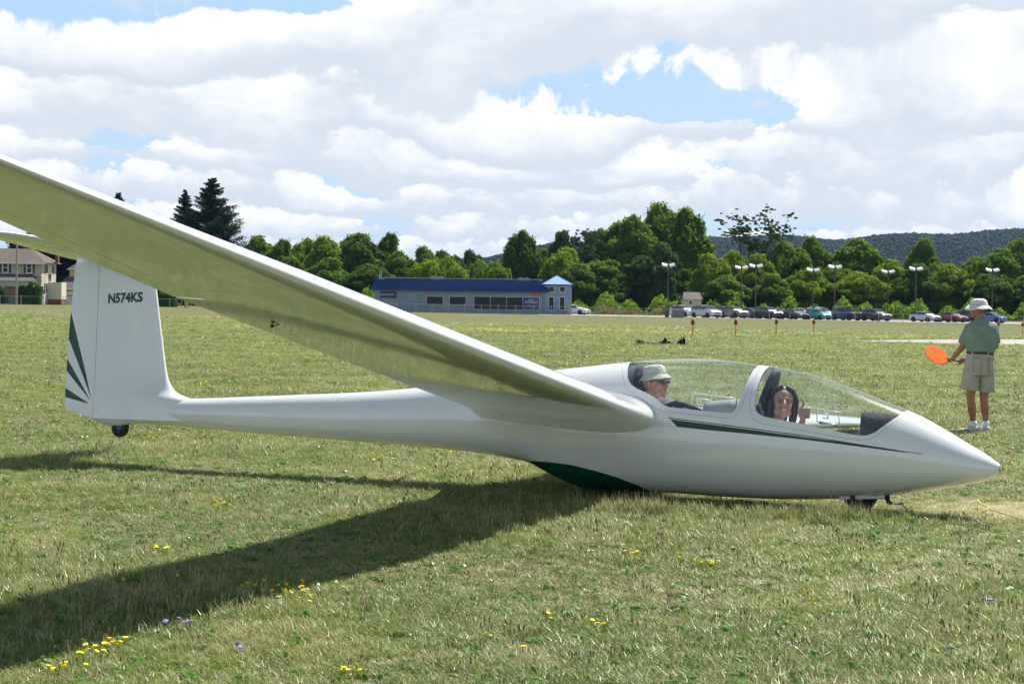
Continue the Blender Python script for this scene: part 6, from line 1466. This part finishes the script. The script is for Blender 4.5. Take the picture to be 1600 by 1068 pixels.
def scatter(name, P_, rot, scl, idx, label, coll=KIT):
    me = bpy.data.meshes.new(name); n = len(P_); me.vertices.add(n); me.vertices.foreach_set('co', P_.astype(np.float32).ravel())
    for an, dt, arr in (('rot', 'FLOAT_VECTOR', rot), ('scl', 'FLOAT_VECTOR', scl)): a = me.attributes.new(an, dt, 'POINT'); a.data.foreach_set('vector', arr.astype(np.float32).ravel())
    a = me.attributes.new('idx', 'INT', 'POINT'); a.data.foreach_set('value', idx.astype(np.int32)); me.update()
    o = bpy.data.objects.new(name, me); COL.objects.link(o); meta(o, label, kind='stuff')
    ng = bpy.data.node_groups.new(name+'_nodes', 'GeometryNodeTree'); ng.interface.new_socket('Geometry', in_out='INPUT', socket_type='NodeSocketGeometry'); ng.interface.new_socket('Geometry', in_out='OUTPUT', socket_type='NodeSocketGeometry')
    gi = ng.nodes.new('NodeGroupInput'); go = ng.nodes.new('NodeGroupOutput'); ci = ng.nodes.new('GeometryNodeCollectionInfo'); ci.inputs[0].default_value = coll; ci.inputs['Separate Children'].default_value = True; ci.inputs['Reset Children'].default_value = True
    ip = ng.nodes.new('GeometryNodeInstanceOnPoints'); ip.inputs['Pick Instance'].default_value = True
    for an, dt, sock in (('rot', 'FLOAT_VECTOR', 'Rotation'), ('scl', 'FLOAT_VECTOR', 'Scale'), ('idx', 'INT', 'Instance Index')):
        na = ng.nodes.new('GeometryNodeInputNamedAttribute'); na.data_type = dt; na.inputs['Name'].default_value = an; ng.links.new(na.outputs['Attribute'], ip.inputs[sock])
    ng.links.new(gi.outputs[0], ip.inputs['Points']); ng.links.new(ci.outputs[0], ip.inputs['Instance']); ng.links.new(ip.outputs[0], go.inputs[0])
    md = o.modifiers.new('scatter', 'NODES'); md.node_group = ng; return o
gzv = np.vectorize(gz)
def patch_np(x, y):    # cheap stand-in for patchiness when choosing pieces
    return .5+.25*np.sin(x*1.1+2*np.sin(y*.6))+.25*np.sin(y*1.7+1.5*np.sin(x*.9+1))
bands = [(5.2, 9, 600, .92), (9, 13, 540, .95), (13, 18, 400, 1.0), (18, 26, 270, 1.2), (26, 38, 150, 1.5), (38, 56, 72, 2.0), (56, 85, 26, 2.9), (85, 125, 8, 4.2)]
XS = []; YS_ = []; SC = []
for (ya, yb, dn, sc_) in bands:
    wa = .31*yb+3.4; n = int(dn*2*wa*(yb-ya)); x = rng.uniform(-wa, wa, n); y = rng.uniform(ya, yb, n); keep = np.abs(x) < .31*y+3.4
    x, y = x[keep], y[keep]; XS.append(x); YS_.append(y); SC.append(np.full(len(x), sc_))
x = np.concatenate(XS); y = np.concatenate(YS_); sc_ = np.concatenate(SC); n = len(x); pt = patch_np(x, y); r = rng.random(n)
idx = np.where(r < .36, 0, np.where(r < .60, 1, np.where(r < .77, 2, np.where(r < .81, 3, np.where(r < .845, 4, np.where(r < .858, 5, np.where(r < .862, 6, 7)))))))
idx = np.where((pt > .72) & (idx == 2), 3, idx); idx = np.where((pt < .32) & ((idx == 0) | (idx == 3)), 7, idx)
# bare, sun-bleached ground round the nose
bare = np.exp(-((x-3.9)/1.3)**2-((y-12.9)/1.0)**2); idx = np.where(rng.random(n) < bare*1.1, 7, idx)
long_ = np.exp(-((x-2.3)/.75)**2-((y-12.0)/.22)**2)+np.exp(-((x-.9)/.55)**2-((y-12.25)/.18)**2)   # unmown fringe by the wheels
idx = np.where(rng.random(n) < long_*.8, 3, idx)
hgt = (.75+.5*rng.random(n))*(.75+.5*pt)*(1+1.0*long_)*(1-.35*bare)
scl = np.stack([sc_*(.85+.3*rng.random(n)), sc_*(.85+.3*rng.random(n)), hgt*sc_**.3], 1)
rot = np.stack([rng.normal(size=n)*.10, rng.normal(size=n)*.10, rng.random(n)*6.28], 1)
zz = gzv(x, y)
paved = (x > 15.2) & (y > np.interp(x, [15.8, 18, 21, 25, 30, 60], [81, 79, 77.4, 76.3, 75.4, 71])) & (y < np.interp(x, [15.8, 18, 21, 25, 30, 60], [82, 86.2, 92.2, 97.3, 100.3, 107]))
kp = (rng.random(n) > bare*.85) & ~paved; x, y, zz, rot, scl, idx = x[kp], y[kp], zz[kp], rot[kp], scl[kp], idx[kp]
scatter('grass', np.stack([x, y, zz], 1), rot, scl, idx, 'mown weedy grass of the airfield around the glider')
print('tufts', n)

# small flowers in clusters
def flower(name, cc, r, h):
    V = []; Fq = []; fm_ = []; m = MB(); m.tube([(0, 0, 0), (0, 0, h)], .0012, 3, cap=False); V += m.v; Fq += m.f; fm_ += [0]*len(m.f)
    k = len(V)
    V.append((0, 0, h+.002))
    for i in range(8): a = i*PI/4; V.append((r*math.cos(a)*(1 if i % 2 else .75), r*math.sin(a)*(1 if i % 2 else .75), h+.004))
    Fq += [(k, k+1+i, k+1+(i+1) % 8) for i in range(8)]; fm_ += [1]*8
    m = MB(); m.ell((0, 0, h), (r*.7, r*.7, r*.5), nu=6, nv=4); k = len(V); V += m.v; Fq += [tuple(a+k for a in f) for f in m.f]; fm_ += [1]*len(m.f)
    me = bpy.data.meshes.new(name); me.from_pydata(V, [], Fq); me.materials.append(BM['grass']); me.materials.append(mat(name, cc, .6)); me.polygons.foreach_set('material_index', fm_); me.update(); return me
def flowers(name, cc, r, h, spots, label):
    kit = bpy.data.collections.new(name+'_kit'); kit.objects.link(bpy.data.objects.new(name+'_bloom', flower(name+'_petal', cc, r, h)))
    Pn = []
    for (px, py, n, sx_, sy_) in spots:
        c = gpt(px, py, .0); k = F_PX/c.y; 
        for i in range(int(n*1.5)):
            X, Y = c.x+random.gauss(0, sx_/k), c.y+random.gauss(0, sy_/k*c.y/CAM_H); Pn.append((X, Y, gz(X, Y)))
    Pn = np.array(Pn); n = len(Pn); s_ = .7+.6*rng.random(n); fy = np.clip((Pn[:, 1]/14.0), 1, 4)**.55
    scatter(name, Pn, np.stack([rng.normal(size=n)*.2, rng.normal(size=n)*.2, rng.random(n)*6], 1), np.stack([s_*fy, s_*fy, s_], 1), np.zeros(n), label, kit)
flowers('yellow_flowers', (.85, .70, .01), .0115, .045, [(340, 794, 9, 12, 3), (245, 868, 10, 12, 4), (462, 935, 22, 24, 6), (395, 930, 6, 12, 4), (165, 1020, 12, 22, 5), (140, 1030, 6, 10, 4), (100, 1060, 6, 18, 3), (548, 1060, 4, 8, 3), (990, 873, 8, 14, 4), (1097, 887, 10, 14, 4), (915, 876, 3, 5, 2),
  (690, 718, 10, 10, 3), (310, 604, 12, 6, 1.5), (250, 688, 14, 14, 2), (312, 703, 9, 14, 3), (935, 988, 4, 12, 4), (860, 975, 2, 6, 3), (600, 722, 10, 16, 3), (1275, 955, 4, 14, 4), (1588, 735, 10, 10, 5), (1530, 682, 7, 12, 2), (60, 720, 7, 10, 3), (200, 930, 6, 40, 10), (1330, 700, 4, 20, 3), (740, 1010, 4, 60, 14)], 'small yellow flowers scattered in low clusters')
flowers('far_yellow_flowers', (.85, .72, .02), .020, .05, [(680, 513, 420, 60, 1.4), (800, 515, 520, 70, 1.2), (920, 514, 420, 60, 1.2), (1040, 516, 300, 40, 1.2), (1140, 519, 120, 40, 1.5), (1370, 521, 260, 40, .7), (330, 496, 60, 25, 1), (300, 498, 160, 45, 2), (400, 509, 200, 30, 1.2), (190, 505, 60, 60, 3), (40, 505, 120, 40, 3), (1270, 513, 60, 60, 1.5), (1450, 520, 160, 60, .7), (760, 512, 500, 90, .8), (460, 512, 160, 60, 1), (1000, 513, 300, 60, .8)], 'yellow flower drift in the far part of the field')
flowers('white_flowers', (.75, .76, .70), .019, .07, [(740, 505, 120, 60, 1.0), (900, 507, 100, 60, 1.0), (1060, 510, 110, 24, 1.0), (1090, 512, 90, 20, .8), (1175, 514, 60, 12, .8), (1260, 516, 60, 18, .8), (40, 490, 90, 40, 1.2), (700, 505, 50, 20, .8), (1420, 517, 16, 4, .6)], 'white umbels and clover in the far part of the field')
flowers('purple_flowers', (.32, .22, .55), .012, .05, [(270, 985, 2, 5, 2), (292, 990, 2, 4, 2), (371, 1028, 3, 5, 3), (1527, 826, 4, 6, 3), (1484, 1035, 2, 3, 2), (1545, 952, 2, 4, 2), (183, 673+50, 2, 4, 2)], 'few violet and pink flowers in the near grass')

# ------------------------------------------------------------------ air
hzm = bpy.data.materials.new('haze'); hzm.use_nodes = True; nt = hzm.node_tree; nt.nodes.clear()
pv = N(nt, 'ShaderNodeVolumePrincipled'); pv.inputs['Color'].default_value = (.38, .62, 1.0, 1); pv.inputs['Density'].default_value = HAZE; pv.inputs['Anisotropy'].default_value = .3
ho = N(nt, 'ShaderNodeOutputMaterial'); L(nt, pv.outputs[0], ho.inputs['Volume'])
hb_ = MB().box(-12000, 12000, -500, 9100, -8, 170).obj('haze', hzm); meta(hb_, 'thin summer haze over the valley', kind='stuff')
